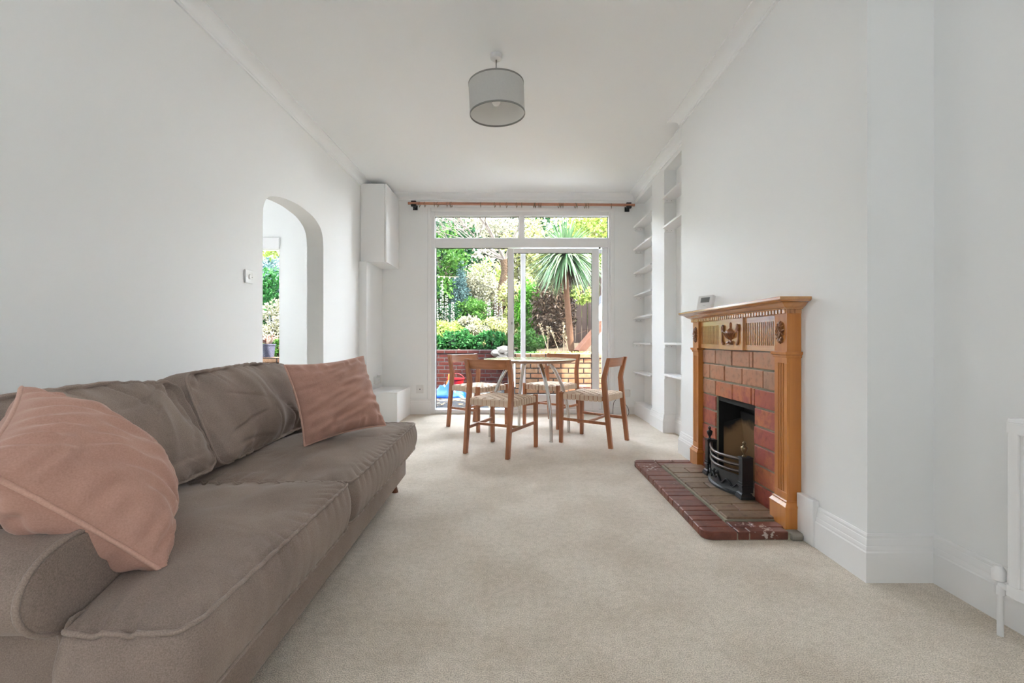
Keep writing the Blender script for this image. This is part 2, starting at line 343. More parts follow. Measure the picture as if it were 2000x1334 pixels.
def mesh_obj(name, mb, mat, parent=None, smooth=None, bev=0, sub=0, origin=None, bseg=2):
    off = V((0, 0, 0))
    if parent is not None: off = V(parent.get('_org', (0, 0, 0)))
    elif origin is not None: off = V(origin)
    me = bpy.data.meshes.new(name)
    me.from_pydata([(p[0] - off.x, p[1] - off.y, p[2] - off.z) for p in mb.v], [], mb.f)
    bm = bmesh.new(); bm.from_mesh(me); bmesh.ops.recalc_face_normals(bm, faces=bm.faces); bm.to_mesh(me); bm.free()
    me.materials.append(mat)
    if smooth is not None:
        me.polygons.foreach_set('use_smooth', [True] * len(me.polygons))
        if smooth < 179: me.set_sharp_from_angle(angle=math.radians(smooth))
    o = bpy.data.objects.new(name, me); COL.objects.link(o)
    if parent is not None:
        o.parent = parent; o['_org'] = tuple(off)
    elif origin is not None:
        o.location = off; o['_org'] = tuple(off)
    if bev:
        b = o.modifiers.new('bevel', 'BEVEL'); b.width = bev; b.segments = bseg; b.limit_method = 'ANGLE'; b.angle_limit = math.radians(35)
    if sub:
        s = o.modifiers.new('subdiv', 'SUBSURF'); s.levels = sub; s.render_levels = sub
    return o
def tag(o, label=None, cat=None, group=None, kind=None):
    if label: o['label'] = label
    if cat: o['category'] = cat
    if group: o['group'] = group
    if kind: o['kind'] = kind
    return o
def thing(name, label, cat, loc, group=None, rz=0, local=False):
    o = bpy.data.objects.new(name, None); COL.objects.link(o)
    o.empty_display_size = .1; o.location = loc; o.rotation_euler = (0, 0, rz)
    o['_org'] = (0, 0, 0) if local else tuple(loc)
    return tag(o, label, cat, group)
def struct(name, mb, mat, parent=None, **k):
    o = mesh_obj(name, mb, mat, parent, **k)
    if parent is None: o['kind'] = 'structure'
    return o
def struct_root(name, loc):
    o = bpy.data.objects.new(name, None); COL.objects.link(o); o.location = loc; o['_org'] = tuple(loc); o['kind'] = 'structure'; return o
def solo(name, label, cat, mb, mat, group=None, **k):
    xs = [p[0] for p in mb.v]; ys = [p[1] for p in mb.v]; zs = [p[2] for p in mb.v]
    o = mesh_obj(name, mb, mat, None, origin=((min(xs) + max(xs)) / 2, (min(ys) + max(ys)) / 2, min(zs)), **k)
    return tag(o, label, cat, group)
def dup(o, parent=None):
    c = o.copy(); COL.objects.link(c)
    if parent is not None: c.parent = parent
    for ch in list(o.children): dup(ch, c)
    return c

# ------------------------------------------------------------------ room shell
XL, XB, XR, YB, ZC = -1.82, 1.405, 1.67, 5.90, 2.845
YR = -2.3                       # rear wall, behind the camera
BN, BF = 1.818, 3.855           # chimney breast near and far ends
FX = 1.545                      # alcove fascia plane
P1, P2 = 4.73, 5.156            # pier between the shelf bays
OXL = -4.7                      # far side of the room through the arch
struct('floor', MB().box(OXL - .2, 2.1, YR - .2, YB + .05, -.1, 0), M['carpet'])
struct('ceiling', MB().box(OXL - .2, 2.1, YR - .25, YB + .25, ZC, ZC + .12), M['ceil'])
# left wall with the arch
def arch_pts():
    ctrl = [(3.275, 1.80), (3.281, 1.90), (3.305, 1.965), (3.35, 2.01), (3.42, 2.04), (3.58, 2.075), (3.79, 2.092), (3.95, 2.085), (4.08, 2.07), (4.18, 2.04), (4.255, 1.995), (4.295, 1.93), (4.309, 1.84)]
    out = []
    for i in range(len(ctrl) - 1):
        p0 = ctrl[max(i - 1, 0)]; p1 = ctrl[i]; p2 = ctrl[i + 1]; p3 = ctrl[min(i + 2, len(ctrl) - 1)]
        for k in range(5):
            t = k / 5
            out.append(tuple(.5 * (2 * p1[j] + (p2[j] - p0[j]) * t + (2 * p0[j] - 5 * p1[j] + 4 * p2[j] - p3[j]) * t * t + (3 * p1[j] - p0[j] - 3 * p2[j] + p3[j]) * t ** 3) for j in (0, 1)))
    return out + [ctrl[-1]]
AP = arch_pts()
XLO = XL - .155
w = MB()
w.box(XLO, XL, -.35, AP[0][0], 0, ZC); w.box(XLO, XL, YR, -2.1, 0, ZC); w.box(XLO, XL, -2.1, -.35, 0, .75); w.box(XLO, XL, -2.1, -.35, 2.45, ZC); w.box(XLO, XL, AP[-1][0], YB, 0, ZC)
bot = [(AP[0][0], AP[0][1])] + AP[1:]
nA = len(AP)
vs = [V((x, a, b)) for x in (XL, XLO) for a, b in AP] + [V((x, a, ZC)) for x in (XL, XLO) for a, b in AP]
fs = []
for i in range(nA - 1):
    fs += [(i, i + 1, 2 * nA + i + 1, 2 * nA + i), (nA + i, 3 * nA + i, 3 * nA + i + 1, nA + i + 1), (i, nA + i, nA + i + 1, i + 1)]
w.add(vs, fs)
me = struct('wall_left', w, M['paint'], smooth=30)
# back wall with the garden door opening and the next room's door opening
DX0, DX1, DZ1 = -1.1216, 1.261, 2.655
D2X0, D2X1, D2Z = -4.1, -3.056, 2.155
w = MB(); w.box(DX1, 2.05, YB, YB + .2, -.1, ZC); w.box(D2X1, DX0, YB, YB + .2, -.1, ZC); w.box(DX0, DX1, YB, YB + .2, DZ1, ZC)
w.box(D2X0, D2X1, YB, YB + .2, D2Z, ZC); w.box(OXL - .2, D2X0, YB, YB + .2, -.1, ZC)
struct('wall_back', w, M['paint'])
w = MB()
for q in ((YR, 4.2, 0, ZC), (5.2, YB + .2, 0, ZC), (4.2, 5.2, 0, 1.25), (4.2, 5.2, 2.05, ZC)): w.box(OXL - .2, OXL, *q)
struct('wall_neighbouring', w, M['paint'])
struct('wall_pier', MB().box(-2.84, XLO, YB - .10, YB, 0, ZC), M['paint'])
# right wall, chimney breast, pier, fascia
FO0, FO1, FOZ = 2.604, 3.098, .585     # fire opening
w = MB()
for q in ((YR, -2.1, 0, ZC), (-1.3, BN + .2, 0, ZC), (-2.1, -1.3, 0, 1.25), (-2.1, -1.3, 2.05, ZC)): w.box(XR, XR + .2, *q)
w.box(XR, XR + .2, BF - .2, YB, 0, ZC); w.box(1.95, 2.1, BN, BF, 0, ZC)
struct('wall_right', w, M['paint'])
w = MB().prism([(BN, 0), (FO0 - .03, 0), (FO0 - .03, FOZ + .02), (FO1 + .03, FOZ + .02), (FO1 + .03, 0), (BF, 0), (BF, ZC), (BN, ZC)], XB, XR + .25, 'X')
struct('wall_chimney_breast', w, M['paint'])
w = MB().box(FX, XR, P1, P2, 0, 2.725); w.box(FX, XR, BF, YB, 2.725, ZC); w.box(FX, XR, P2, YB, 0, .16)
struct('wall_alcove', w, M['paint'])
# rear wall; unseen windows added in the side walls to let in fill light
struct('wall_rear', MB().box(OXL - .2, 2.1, YR - .2, YR, 0, ZC), M['paint'])
def added_side_window(n, x0, x1, y0, y1, z0, z1):
    wn = struct_root('window_%d' % n, ((x0 + x1) / 2, (y0 + y1) / 2, z0)); f = MB()
    for a in (y0, (y0 + y1) / 2 - .03, y1 - .06): f.box(x0, x1, a, a + .06, z0, z1)
    f.box(x0 + .002, x1 - .002, y0 + .06, y1 - .06, z0, z0 + .06); f.box(x0 + .002, x1 - .002, y0 + .06, y1 - .06, z1 - .06, z1)
    mesh_obj('window_frame', f, M['upvc'], wn, bev=.005)
    mesh_obj('window_pane', MB().box((x0 + x1) / 2 - .003, (x0 + x1) / 2 + .003, y0 + .05, y1 - .05, z0 + .05, z1 - .05), M['glass'], wn)
WY0, WY1, WZ0, WZ1 = -2.1, -.35, .75, 2.45
added_side_window(1, XR + .08, XR + .15, WY0, -1.3, 1.25, 2.05)
added_side_window(2, XLO + .02, XLO + .09, WY0, WY1, WZ0, WZ1)
added_side_window(3, OXL - .14, OXL - .07, 4.2, 5.2, 1.25, 2.05)  # unseen opening added to brighten the room past the arch

# cornice and skirting
def cove(base, proj=.092, z0=2.77):
    h = ZC - z0
    p = [(0, z0 - .004), (.012, z0 - .004), (.012, z0 + .010), (.018, z0 + .012)]
    for k in range(7):
        a = k / 6 * PI / 2
        p.append((.018 + (proj - .026) * (1 - math.cos(a)), z0 + .012 + (h - .022) * math.sin(a)))
    p += [(proj, ZC - .010), (proj, ZC), (0, ZC)]
    return p
cp = cove(0)
struct('trim_left_cornice', MB().sweep(cp, [(XL, YB), (XL, YR)]), M['ceil'], smooth=25)
struct('trim_back_cornice', MB().sweep(cp, [(FX, YB), (XL, YB)]), M['ceil'], smooth=25)
struct('trim_right_cornice', MB().sweep(cp, [(XR, YR), (XR, BN), (XB, BN), (XB, BF), (FX, BF), (FX, YB)]), M['ceil'], smooth=25)
SK = [(0, 0), (.022, 0), (.022, .118), (.019, .124), (.019, .129), (.016, .140), (.014, .142), (.014, .150), (.010, .168), (.008, .170), (.008, .180), (.004, .188), (0, .188)]
struct('baseboard_left', MB().sweep(SK, [(XL, AP[0][0] - .0), (XL, YR)]), M['trim'], smooth=20)
struct('baseboard_left_far', MB().sweep(SK, [(XL, 5.22), (XL, AP[-1][0])]), M['trim'], smooth=20)
struct('baseboard_back_left', MB().sweep(SK, [(DX0 + .005, YB + .02), (DX0 + .005, YB), (-1.36, YB)]), M['trim'], smooth=20)
struct('baseboard_back_right', MB().sweep([(o, z * .86) for o, z in SK[:3]] + [(0, .10)], [(FX, YB), (DX1, YB)]), M['trim'], smooth=20)
struct('baseboard_breast_near', MB().sweep(SK, [(XR, YR), (XR, BN), (XB, BN), (XB, 2.115)]), M['trim'], smooth=20)
struct('baseboard_breast_far', MB().sweep(SK, [(XB, 3.45), (XB, BF), (XR, BF), (XR, P1), (FX, P1), (FX, P2 + .01)]), M['trim'], smooth=20)
struct('trim_plinth_block', MB().box(XB - .03, XB, 2.105, 2.228, 0, .215), M['trim'], bev=.004)
struct('trim_alcove_plinth', MB().box(FX - .012, XR, P2 + .01, YB, 0, .162), M['trim'], bev=.004)

# ------------------------------------------------------------------ garden door
def X(px, Y=5.96): return (px - VX) * Y / F
def Z(py, Y=5.96): return CAMZ - (py - VY) * Y / F
Yf0, Yf1 = 5.905, 6.0
dr = struct_root('door_1', ((DX0 + DX1) / 2, Yf0, 0))
fx0, fx1 = DX0, DX1
tz0, tz1 = 2.165, 2.285          # transom rail
f = MB()
ix0, ix1 = fx0 + .075, fx1 - .055
f.box(fx0, ix0, Yf0, Yf1, 0, DZ1); f.box(ix1, fx1, Yf0, Yf1, 0, DZ1)
f.box(ix0, ix1, Yf0, Yf1, DZ1 - .085, DZ1); f.box(ix0, ix1, Yf0 + .001, Yf1, tz0, tz1); f.box(ix0, ix1, Yf0, Yf1 + .05, 0, .055)
f.box(X(1013), X(1024), Yf0, Yf1, tz1, DZ1 - .085)
f.box(fx1 - .13, ix1, 5.955, Yf1, .055, tz0)
mesh_obj('door_frame', f, M['upvc'], dr, bev=.006)
f = MB()
f.box(fx0 - .018, fx0 + .028, YB - .012, YB + .004, .188, DZ1 + .02); f.box(fx1 - .03, fx1 + .02, YB - .012, YB + .004, .02, DZ1 + .02); f.box(fx0 + .028, fx1 - .03, YB - .012, YB + .004, DZ1 - .03, DZ1 + .02)
mesh_obj('door_architrave', f, M['trim'], dr, bev=.008, bseg=3)
for n, (a, b, c, d, y) in {'transom_pane': (fx0 + .075, X(1013), tz1, DZ1 - .085, 5.96), 'transom_pane.001': (X(1024), fx1 - .055, tz1, DZ1 - .085, 5.96), 'fixed_pane': (fx0 + .08, X(992), .05, tz0, 5.972)}.items():
    g = mesh_obj('transom_pane' if n.startswith('tr') else 'fixed_pane', MB().box(a, b, y, y + .006, c, d), M['glass'], dr)
    s = MB()
    t = .006
    s.box(a, b, y - .006, y + .008, d - t, d); s.box(a, a + t, y - .006, y + .008, c, d); s.box(b - t, b, y - .006, y + .008, c, d); s.box(a, b, y - .006, y + .008, c, c + t)
    mesh_obj('pane_seal', s, M['darkgap'], g)
def leaf_panel(name, x0, x1, z0, z1, y0, y1, sl, sr, top, btm):
    p = MB(); p.box(x0, x0 + sl, y0, y1, z0, z1); p.box(x1 - sr, x1, y0, y1, z0, z1); p.box(x0 + sl, x1 - sr, y0, y1, z1 - top, z1); p.box(x0 + sl, x1 - sr, y0, y1, z0, z0 + btm)
    o = mesh_obj(name, p, M['upvc'], dr, bev=.005)
    g = mesh_obj('pane', MB().box(x0 + sl, x1 - sr, (y0 + y1) / 2, (y0 + y1) / 2 + .006, z0 + btm, z1 - top), M['glass'], o)
    s = MB(); a, b, c, d, y, t = x0 + sl, x1 - sr, z0 + btm, z1 - top, (y0 + y1) / 2, .005
    s.box(a, b, y - .008, y + .01, d - t, d); s.box(a, a + t, y - .008, y + .01, c, d); s.box(b - t, b, y - .008, y + .01, c, d)
    mesh_obj('pane_seal', s, M['darkgap'], o)
    return o
leaf_panel('fixed_panel', X(1017, 6.0), X(1189, 6.0), .04, tz0 - .01, 5.985, 6.02, .062, .07, .05, .19)
sp = leaf_panel('sliding_panel', X(992, 5.93), X(1170, 5.93), .05, tz0 - .012, 5.925, 5.965, .075, .093, .06, .20)
h = MB(); hx = X(1000, 5.92)
h.box(hx - .016, hx + .026, 5.905, 5.93, Z(652, 5.92), Z(620, 5.92)); h.box(hx + .004, hx + .030, 5.875, 5.91, Z(652, 5.92), Z(634, 5.92))
mesh_obj('handle', h, M['plastic'], sp, bev=.006)
mesh_obj('keyhole', MB().box(hx - .004, hx + .003, 5.900, 5.906, Z(634, 5.92), Z(629, 5.92)), M['black'], sp)
mesh_obj('stop_clip', MB().box(X(1169.5, 5.92), X(1173, 5.92), 5.91, 5.93, Z(485.5, 5.92), Z(479, 5.92)), M['black'], dr)
dr2 = struct_root('door_2', ((D2X0 + D2X1) / 2, YB + .05, 0))
f = MB(); f.box(D2X0, D2X1 + .0, YB - .02, YB + .08, D2Z - .015, D2Z + .13); f.box(D2X0, D2X0 + .06, YB, YB + .08, 0, D2Z); f.box(D2X1 - .012, D2X1 + .0, YB, YB + .08, 0, D2Z); f.box(D2X0, D2X1, YB, YB + .08, 0, .05)
mesh_obj('door_frame', f, M['upvc'], dr2, bev=.006)
mesh_obj('pane', MB().box(D2X0 + .05, D2X1 - .01, YB + .05, YB + .055, .05, D2Z), M['glass'], dr2)

# ------------------------------------------------------------------ curtain pole and rings
PY, PZ = 5.80, CAMZ + 264.5 * 5.80 / F
px0, px1 = (797 - VX) * PY / F, (1239.5 - VX) * PY / F
pz = lambda x: CAMZ - ((397 + (x - px0) / (px1 - px0) * 3.5) - VY) * PY / F
cpole = thing('curtain_pole', 'reddish wooden curtain pole on two black brackets above the garden door', 'curtain pole', ((px0 + px1) / 2, PY, 2.69))
mesh_obj('rod', MB().tube([(px0, PY, pz(px0)), (px1, PY, pz(px1))], .0175, 16), M['rodwood'], cpole, smooth=40)
for bx in (808, 1228):
    x = (bx - VX) * PY / F; zz = pz(x); b = MB()
    b.box(x - .03, x + .03, PY - .02, PY + .02, zz + .016, zz + .028); b.box(x - .032, x + .032, PY - .022, PY + .022, zz - .040, zz - .016)
    b.box(x - .012, x + .012, PY, YB, zz - .036, zz - .020); b.box(x - .03, x + .03, YB - .012, YB, zz - .06, zz)
    b.tube([(x, PY, zz - .04), (x, PY, zz - .066)], .005, 8); b.lathe([(.001, -.085), (.009, -.078), (.009, -.07), (.002, -.063)], (x, PY, zz), 10)
    mesh_obj('bracket', b, M['black'], cpole, bev=.002)
ring_px = [238, 279, 352, 380, 453, 478, 489, 716, 825, 867, 918, 996, 1036, 1131, 1143, 1171, 1185, 1325, 1341, 1358, 1454, 1468, 1529, 1544, 1559, 1737]
ring0 = None
for k, q in enumerate(ring_px):
    x = (760 + q / 4 - VX) * PY / F
    if ring0 is None:
        ring0 = thing('curtain_ring', '', 'curtain ring', (x, PY, pz(x)), 'curtain rings on the pole', local=True)
        pts = [(0, .027 * math.cos(2 * PI * i / 20), .027 * math.sin(2 * PI * i / 20) - .0095) for i in range(20)]
        mesh_obj('hoop', MB().tube(pts, .0036, 6, closed=True), M['brass'], ring0, smooth=60)
        mesh_obj('eye', MB().tube([(0, .006 * math.cos(2 * PI * i / 10), .006 * math.sin(2 * PI * i / 10) - .044) for i in range(10)], .0018, 5, closed=True), M['brass'], ring0, smooth=60)
        r = ring0
    else:
        r = dup(ring0); r.location = (x, PY, pz(x))
    r.rotation_euler = (0, 0, rnd.uniform(-.35, .35))
    r['label'] = 'small empty brass curtain ring hanging on the wooden pole over the garden door'
    if k == len(ring_px) - 1: r['label'] = 'brass curtain ring alone at the right end of the pole beside the bracket'
    if k == 7: r['label'] = 'brass curtain ring alone in the wide gap left of the pole middle'

# ------------------------------------------------------------------ left corner: cupboard, boxing, bench box, sockets
cb = thing('wall_cupboard', 'tall narrow white cupboard hung high in the corner left of the garden door', 'cupboard', (-1.66, 5.6, 1.87))
mesh_obj('body', MB().box(XL + .004, -1.535, 5.33, YB - .003, 1.872, 2.79), M['trim'], cb, bev=.003)
mesh_obj('door', MB().box(-1.533, -1.513, 5.335, YB - .004, 1.874, 2.79), M['trim'], cb, bev=.003)
struct('trim_corner_boxing', MB().box(XL, -1.725, 5.27, YB, .355, 1.872), M['paint'], bev=.004)
bx = thing('low_bench_box', 'low white boxed-in ledge on the carpet in the corner left of the garden door', 'box', (-1.59, 5.56, 0))
mesh_obj('carcass', MB().box(XL + .003, -1.36, 5.23, YB - .003, 0, .338), M['paint'], bx, bev=.003)
mesh_obj('top', MB().box(XL + .003, -1.357, 5.226, YB - .003, .338, .356), M['trim'], bx, bev=.003)
def socket_back(x, z, wd, ht, name, label, dots):
    t = thing(name, label, 'socket', (x, YB, z - ht / 2))
    mesh_obj('faceplate', MB().box(x - wd / 2, x + wd / 2, YB - .012, YB - .0005, z - ht / 2, z + ht / 2), M['plastic'], t, bev=.003)
    for (dx, dz, r, mm) in dots:
        mesh_obj('port' if mm == 'black' else 'screw', MB().lathe([(r, -.014), (r, -.011)], (x + dx, YB, z + dz), 10, 'Y'), M[mm], t)
    return t
p = at(820.5, 760, YB)
socket_back(p.x, p.z, .096, .105, 'aerial_socket', 'square white aerial socket with one dark hole, low left of the garden door', [(0, 0, .007, 'black'), (-.035, 0, .003, 'steel'), (.035, 0, .003, 'steel')])
p = at(1220, 768, YB)
ds = socket_back(p.x, p.z, .148, .095, 'blank_faceplate', 'wide white blank plate low on the wall right of the garden door', [(-.06, .03, .003, 'steel'), (.06, .03, .003, 'steel'), (.06, -.02, .003, 'steel')])
mesh_obj('joint', MB().box(p.x - .012, p.x - .009, YB - .0135, YB - .011, p.z - .047, p.z + .047), M['darkgap'], ds)
p = at(740, 742, 5.62)
t = thing('corner_socket', 'white double socket with plug-in adaptors above the white ledge in the left corner', 'socket', (-1.725, 5.6, p.z - .05))
mesh_obj('faceplate', MB().box(-1.7245, -1.712, 5.53, 5.68, p.z - .045, p.z + .045), M['plastic'], t, bev=.003)
mesh_obj('adaptor', MB().box(-1.712, -1.667, 5.60, 5.665, p.z - .04, p.z + .06), M['plastic'], t, bev=.005)
mesh_obj('adaptor', MB().box(-1.712, -1.672, 5.53, 5.59, p.z - .05, p.z + .03), M['plastic'], t, bev=.005)
# cables on the right
def cable(pts, name, label, r=.0035):
    out = []
    for i in range(len(pts) - 1):
        p0, p1, p2, p3 = (V(pts[max(i - 1, 0)]), V(pts[i]), V(pts[i + 1]), V(pts[min(i + 2, len(pts) - 1)]))
        for k in range(6):
            t_ = k / 6; out.append(.5 * (2 * p1 + (p2 - p0) * t_ + (2 * p0 - 5 * p1 + 4 * p2 - p3) * t_ * t_ + (3 * p1 - p0 - 3 * p2 + p3) * t_ ** 3))
    out.append(V(pts[-1]))
    return solo(name, label, 'cable', MB().tube(out, r, 6), M['black'], smooth=60)
cable([at(1211, 778, 5.88), at(1217, 784, 5.86), at(1226, 796, 5.85), at(1228, 807, 5.84), at(1224, 815, 5.7)], 'loose_cable', 'thin black cable hanging from the white plate right of the garden door')
cable([at(1203, 781, 5.87), at(1199, 786, 5.87), at(1197, 800, 5.86), at(1197, 808, 5.8)], 'loose_cable', 'short dark cable drooping behind the right hand dining chair near the door frame')
# light switch on the left wall
sy, sz = 3.094, CAMZ + (664 - 540.5) * 3.094 / F
t = thing('light_switch', 'white single light switch on the left wall beside the arch', 'switch', (XL, sy, sz - .045))
mesh_obj('faceplate', MB().box(XL + .0005, XL + .011, sy - .045, sy + .045, sz - .045, sz + .045), M['plastic'], t, bev=.003)
mesh_obj('rocker', MB().box(XL + .010, XL + .019, sy - .008, sy + .008, sz - .015, sz + .015), M['plastic'], t, bev=.003)
for dy in (-.03, .03): mesh_obj('screw', MB().lathe([(.004, .010), (.004, .0125)], (XL, sy + dy, sz), 10, 'X'), M['steel'], t)
# socket low on the skirting of the near shelf bay
t = thing('skirting_socket', 'white double socket on the skirting between the alcove shelves and the fireplace', 'socket', (XR - .03, 4.05, .03))
mesh_obj('faceplate', MB().box(XR - .052, XR - .023, 3.98, 4.13, .035, .118), M['plastic'], t, bev=.004)
for dy in (4.02, 4.09):
    s = MB()
    for a, b in ((0, .09), (-.011, .067), (.011, .067)): s.box(XR - .0535, XR - .0515, dy + a - .003, dy + a + .003, b - .005, b + .005)
    mesh_obj('pin_holes', s, M['darkgap'], t)

# ------------------------------------------------------------------ shelves
far_z = [2.429, 2.135, 1.832, 1.537, 1.254, .927, .558]
near_z = [2.441, 2.135, .933, .612]
far_lab = ['topmost white shelf in the far alcove bay next to the curtain pole', 'second white shelf from the top in the far alcove bay', 'third white shelf from the top in the far alcove bay', 'fourth, middle white shelf of the far alcove bay', 'white shelf in the far alcove bay just above eye level, fifth from the top', 'edge-on white shelf at eye level in the far alcove bay', 'lowest white shelf of the far alcove bay, above the boxed plinth']
near_lab = ['topmost white shelf in the bay against the chimney breast', 'second high white shelf in the bay against the chimney breast', 'white shelf at eye level in the bay against the chimney breast, with empty wall above', 'lowest white shelf in the bay against the chimney breast']
def shelf(z, y0, y1, lab, grp):
    t = thing('alcove_shelf', lab, 'shelf', (1.6, (y0 + y1) / 2, z - .02), grp)
    mesh_obj('board', MB().box(FX - .018, XR - .001, y0 + .002, y1 - .002, z - .02, z), M['trim'], t, bev=.002)
    mesh_obj('batten', MB().box(FX + .0, XR - .03, y1 - .018, y1 - .002, z - .058, z - .0205), M['trim'], t, bev=.002)
    mesh_obj('batten', MB().box(FX + .0, XR - .03, y0 + .002, y0 + .018, z - .058, z - .0205), M['trim'], t, bev=.002)
    for xx in (FX + .022, XR - .055): mesh_obj('screw', MB().lathe([(.0028, -.0195), (.0028, -.0175)], (xx, y1, z - .04), 8, 'Y'), M['darkgap'], t)
for z, l in zip(far_z, far_lab): shelf(z, P2, YB, l, 'white shelves in the far alcove bay')
for z, l in zip(near_z, near_lab): shelf(z, BF, P1, l, 'white shelves in the near alcove bay')

# ------------------------------------------------------------------ ceiling lamp
LY = 3.01; lx = (969 - VX) * LY / F
lamp = thing('pendant_lamp', 'grey linen drum pendant lampshade hanging from the middle of the ceiling', 'ceiling lamp', (lx, LY, 2.44))
mesh_obj('ceiling_rose', MB().lathe([(.001, 2.812), (.028, 2.812), (.037, 2.818), (.039, 2.835), (.040, 2.8448)], (lx, LY, 0), 24), M['plastic'], lamp, smooth=40)
mesh_obj('cord', MB().tube([(lx, LY, 2.814), (lx + .001, LY, 2.64)], .0033, 8), simple('dark_flex', (.10, .095, .085), .5), lamp, smooth=60)
R = .182; c0 = V((lx + .003, LY, 2.453)); tilt = Matrix.Translation(V((lx, LY, 2.65))) @ Matrix.Rotation(math.radians(-2.6), 4, 'Y') @ Matrix.Rotation(math.radians(1.5), 4, 'X') @ Matrix.Translation(V((-lx, -LY, -2.65)))
def tl(mb): mb.v = [tuple(tilt @ V(p)) for p in mb.v]; return mb
z0, z1 = 2.450, 2.655
sh = MB().lathe([(R, z0), (R, z1), (R - .0015, z1), (R - .0015, z0), (R, z0)], (lx, LY, 0), 72, cap=False)
so = mesh_obj('lamp_shade', tl(sh), M['shade'], lamp, smooth=40)
mesh_obj('shade_lining', tl(MB().lathe([(R - .0020, z0 + .002), (R - .0020, z1 - .002), (R - .003, z1 - .002), (R - .003, z0 + .002), (R - .002, z0 + .002)], (lx, LY, 0), 72, cap=False)), M['shadein'], so, smooth=40)
hem = MB()
for zz in (z0, z1 - .011): hem.lathe([(R + .0004, zz), (R + .0014, zz + .001), (R + .0014, zz + .010), (R + .0004, zz + .011), (R - .0034, zz + .011), (R - .0034, zz), (R + .0004, zz)], (lx, LY, 0), 72, cap=False)
mesh_obj('hem_band', tl(hem), simple('darker_hem', (.26, .255, .24), .9, bump=.2, bscale=400), so, smooth=40)
sp_ = MB()
for k in range(3):
    a = 2 * PI * k / 3 + .5; sp_.tube([(lx, LY, z1 - .05), (lx + R * .99 * math.cos(a), LY + R * .99 * math.sin(a), z1 - .006)], .002, 6)
mesh_obj('spider', tl(sp_), M['plastic'], so)
mesh_obj('bulb_holder', MB().lathe([(.001, 2.665), (.014, 2.665), (.017, 2.655), (.017, 2.610), (.021, 2.607), (.021, 2.600), (.001, 2.600)], (lx, LY, 0), 18), M['plastic'], lamp, smooth=40)
mesh_obj('bulb', MB().lathe([(.012, 2.601), (.014, 2.585), (.026, 2.560), (.030, 2.540), (.027, 2.522), (.016, 2.509), (.001, 2.505)], (lx, LY, 0), 24), M['bulb'], lamp, smooth=80)

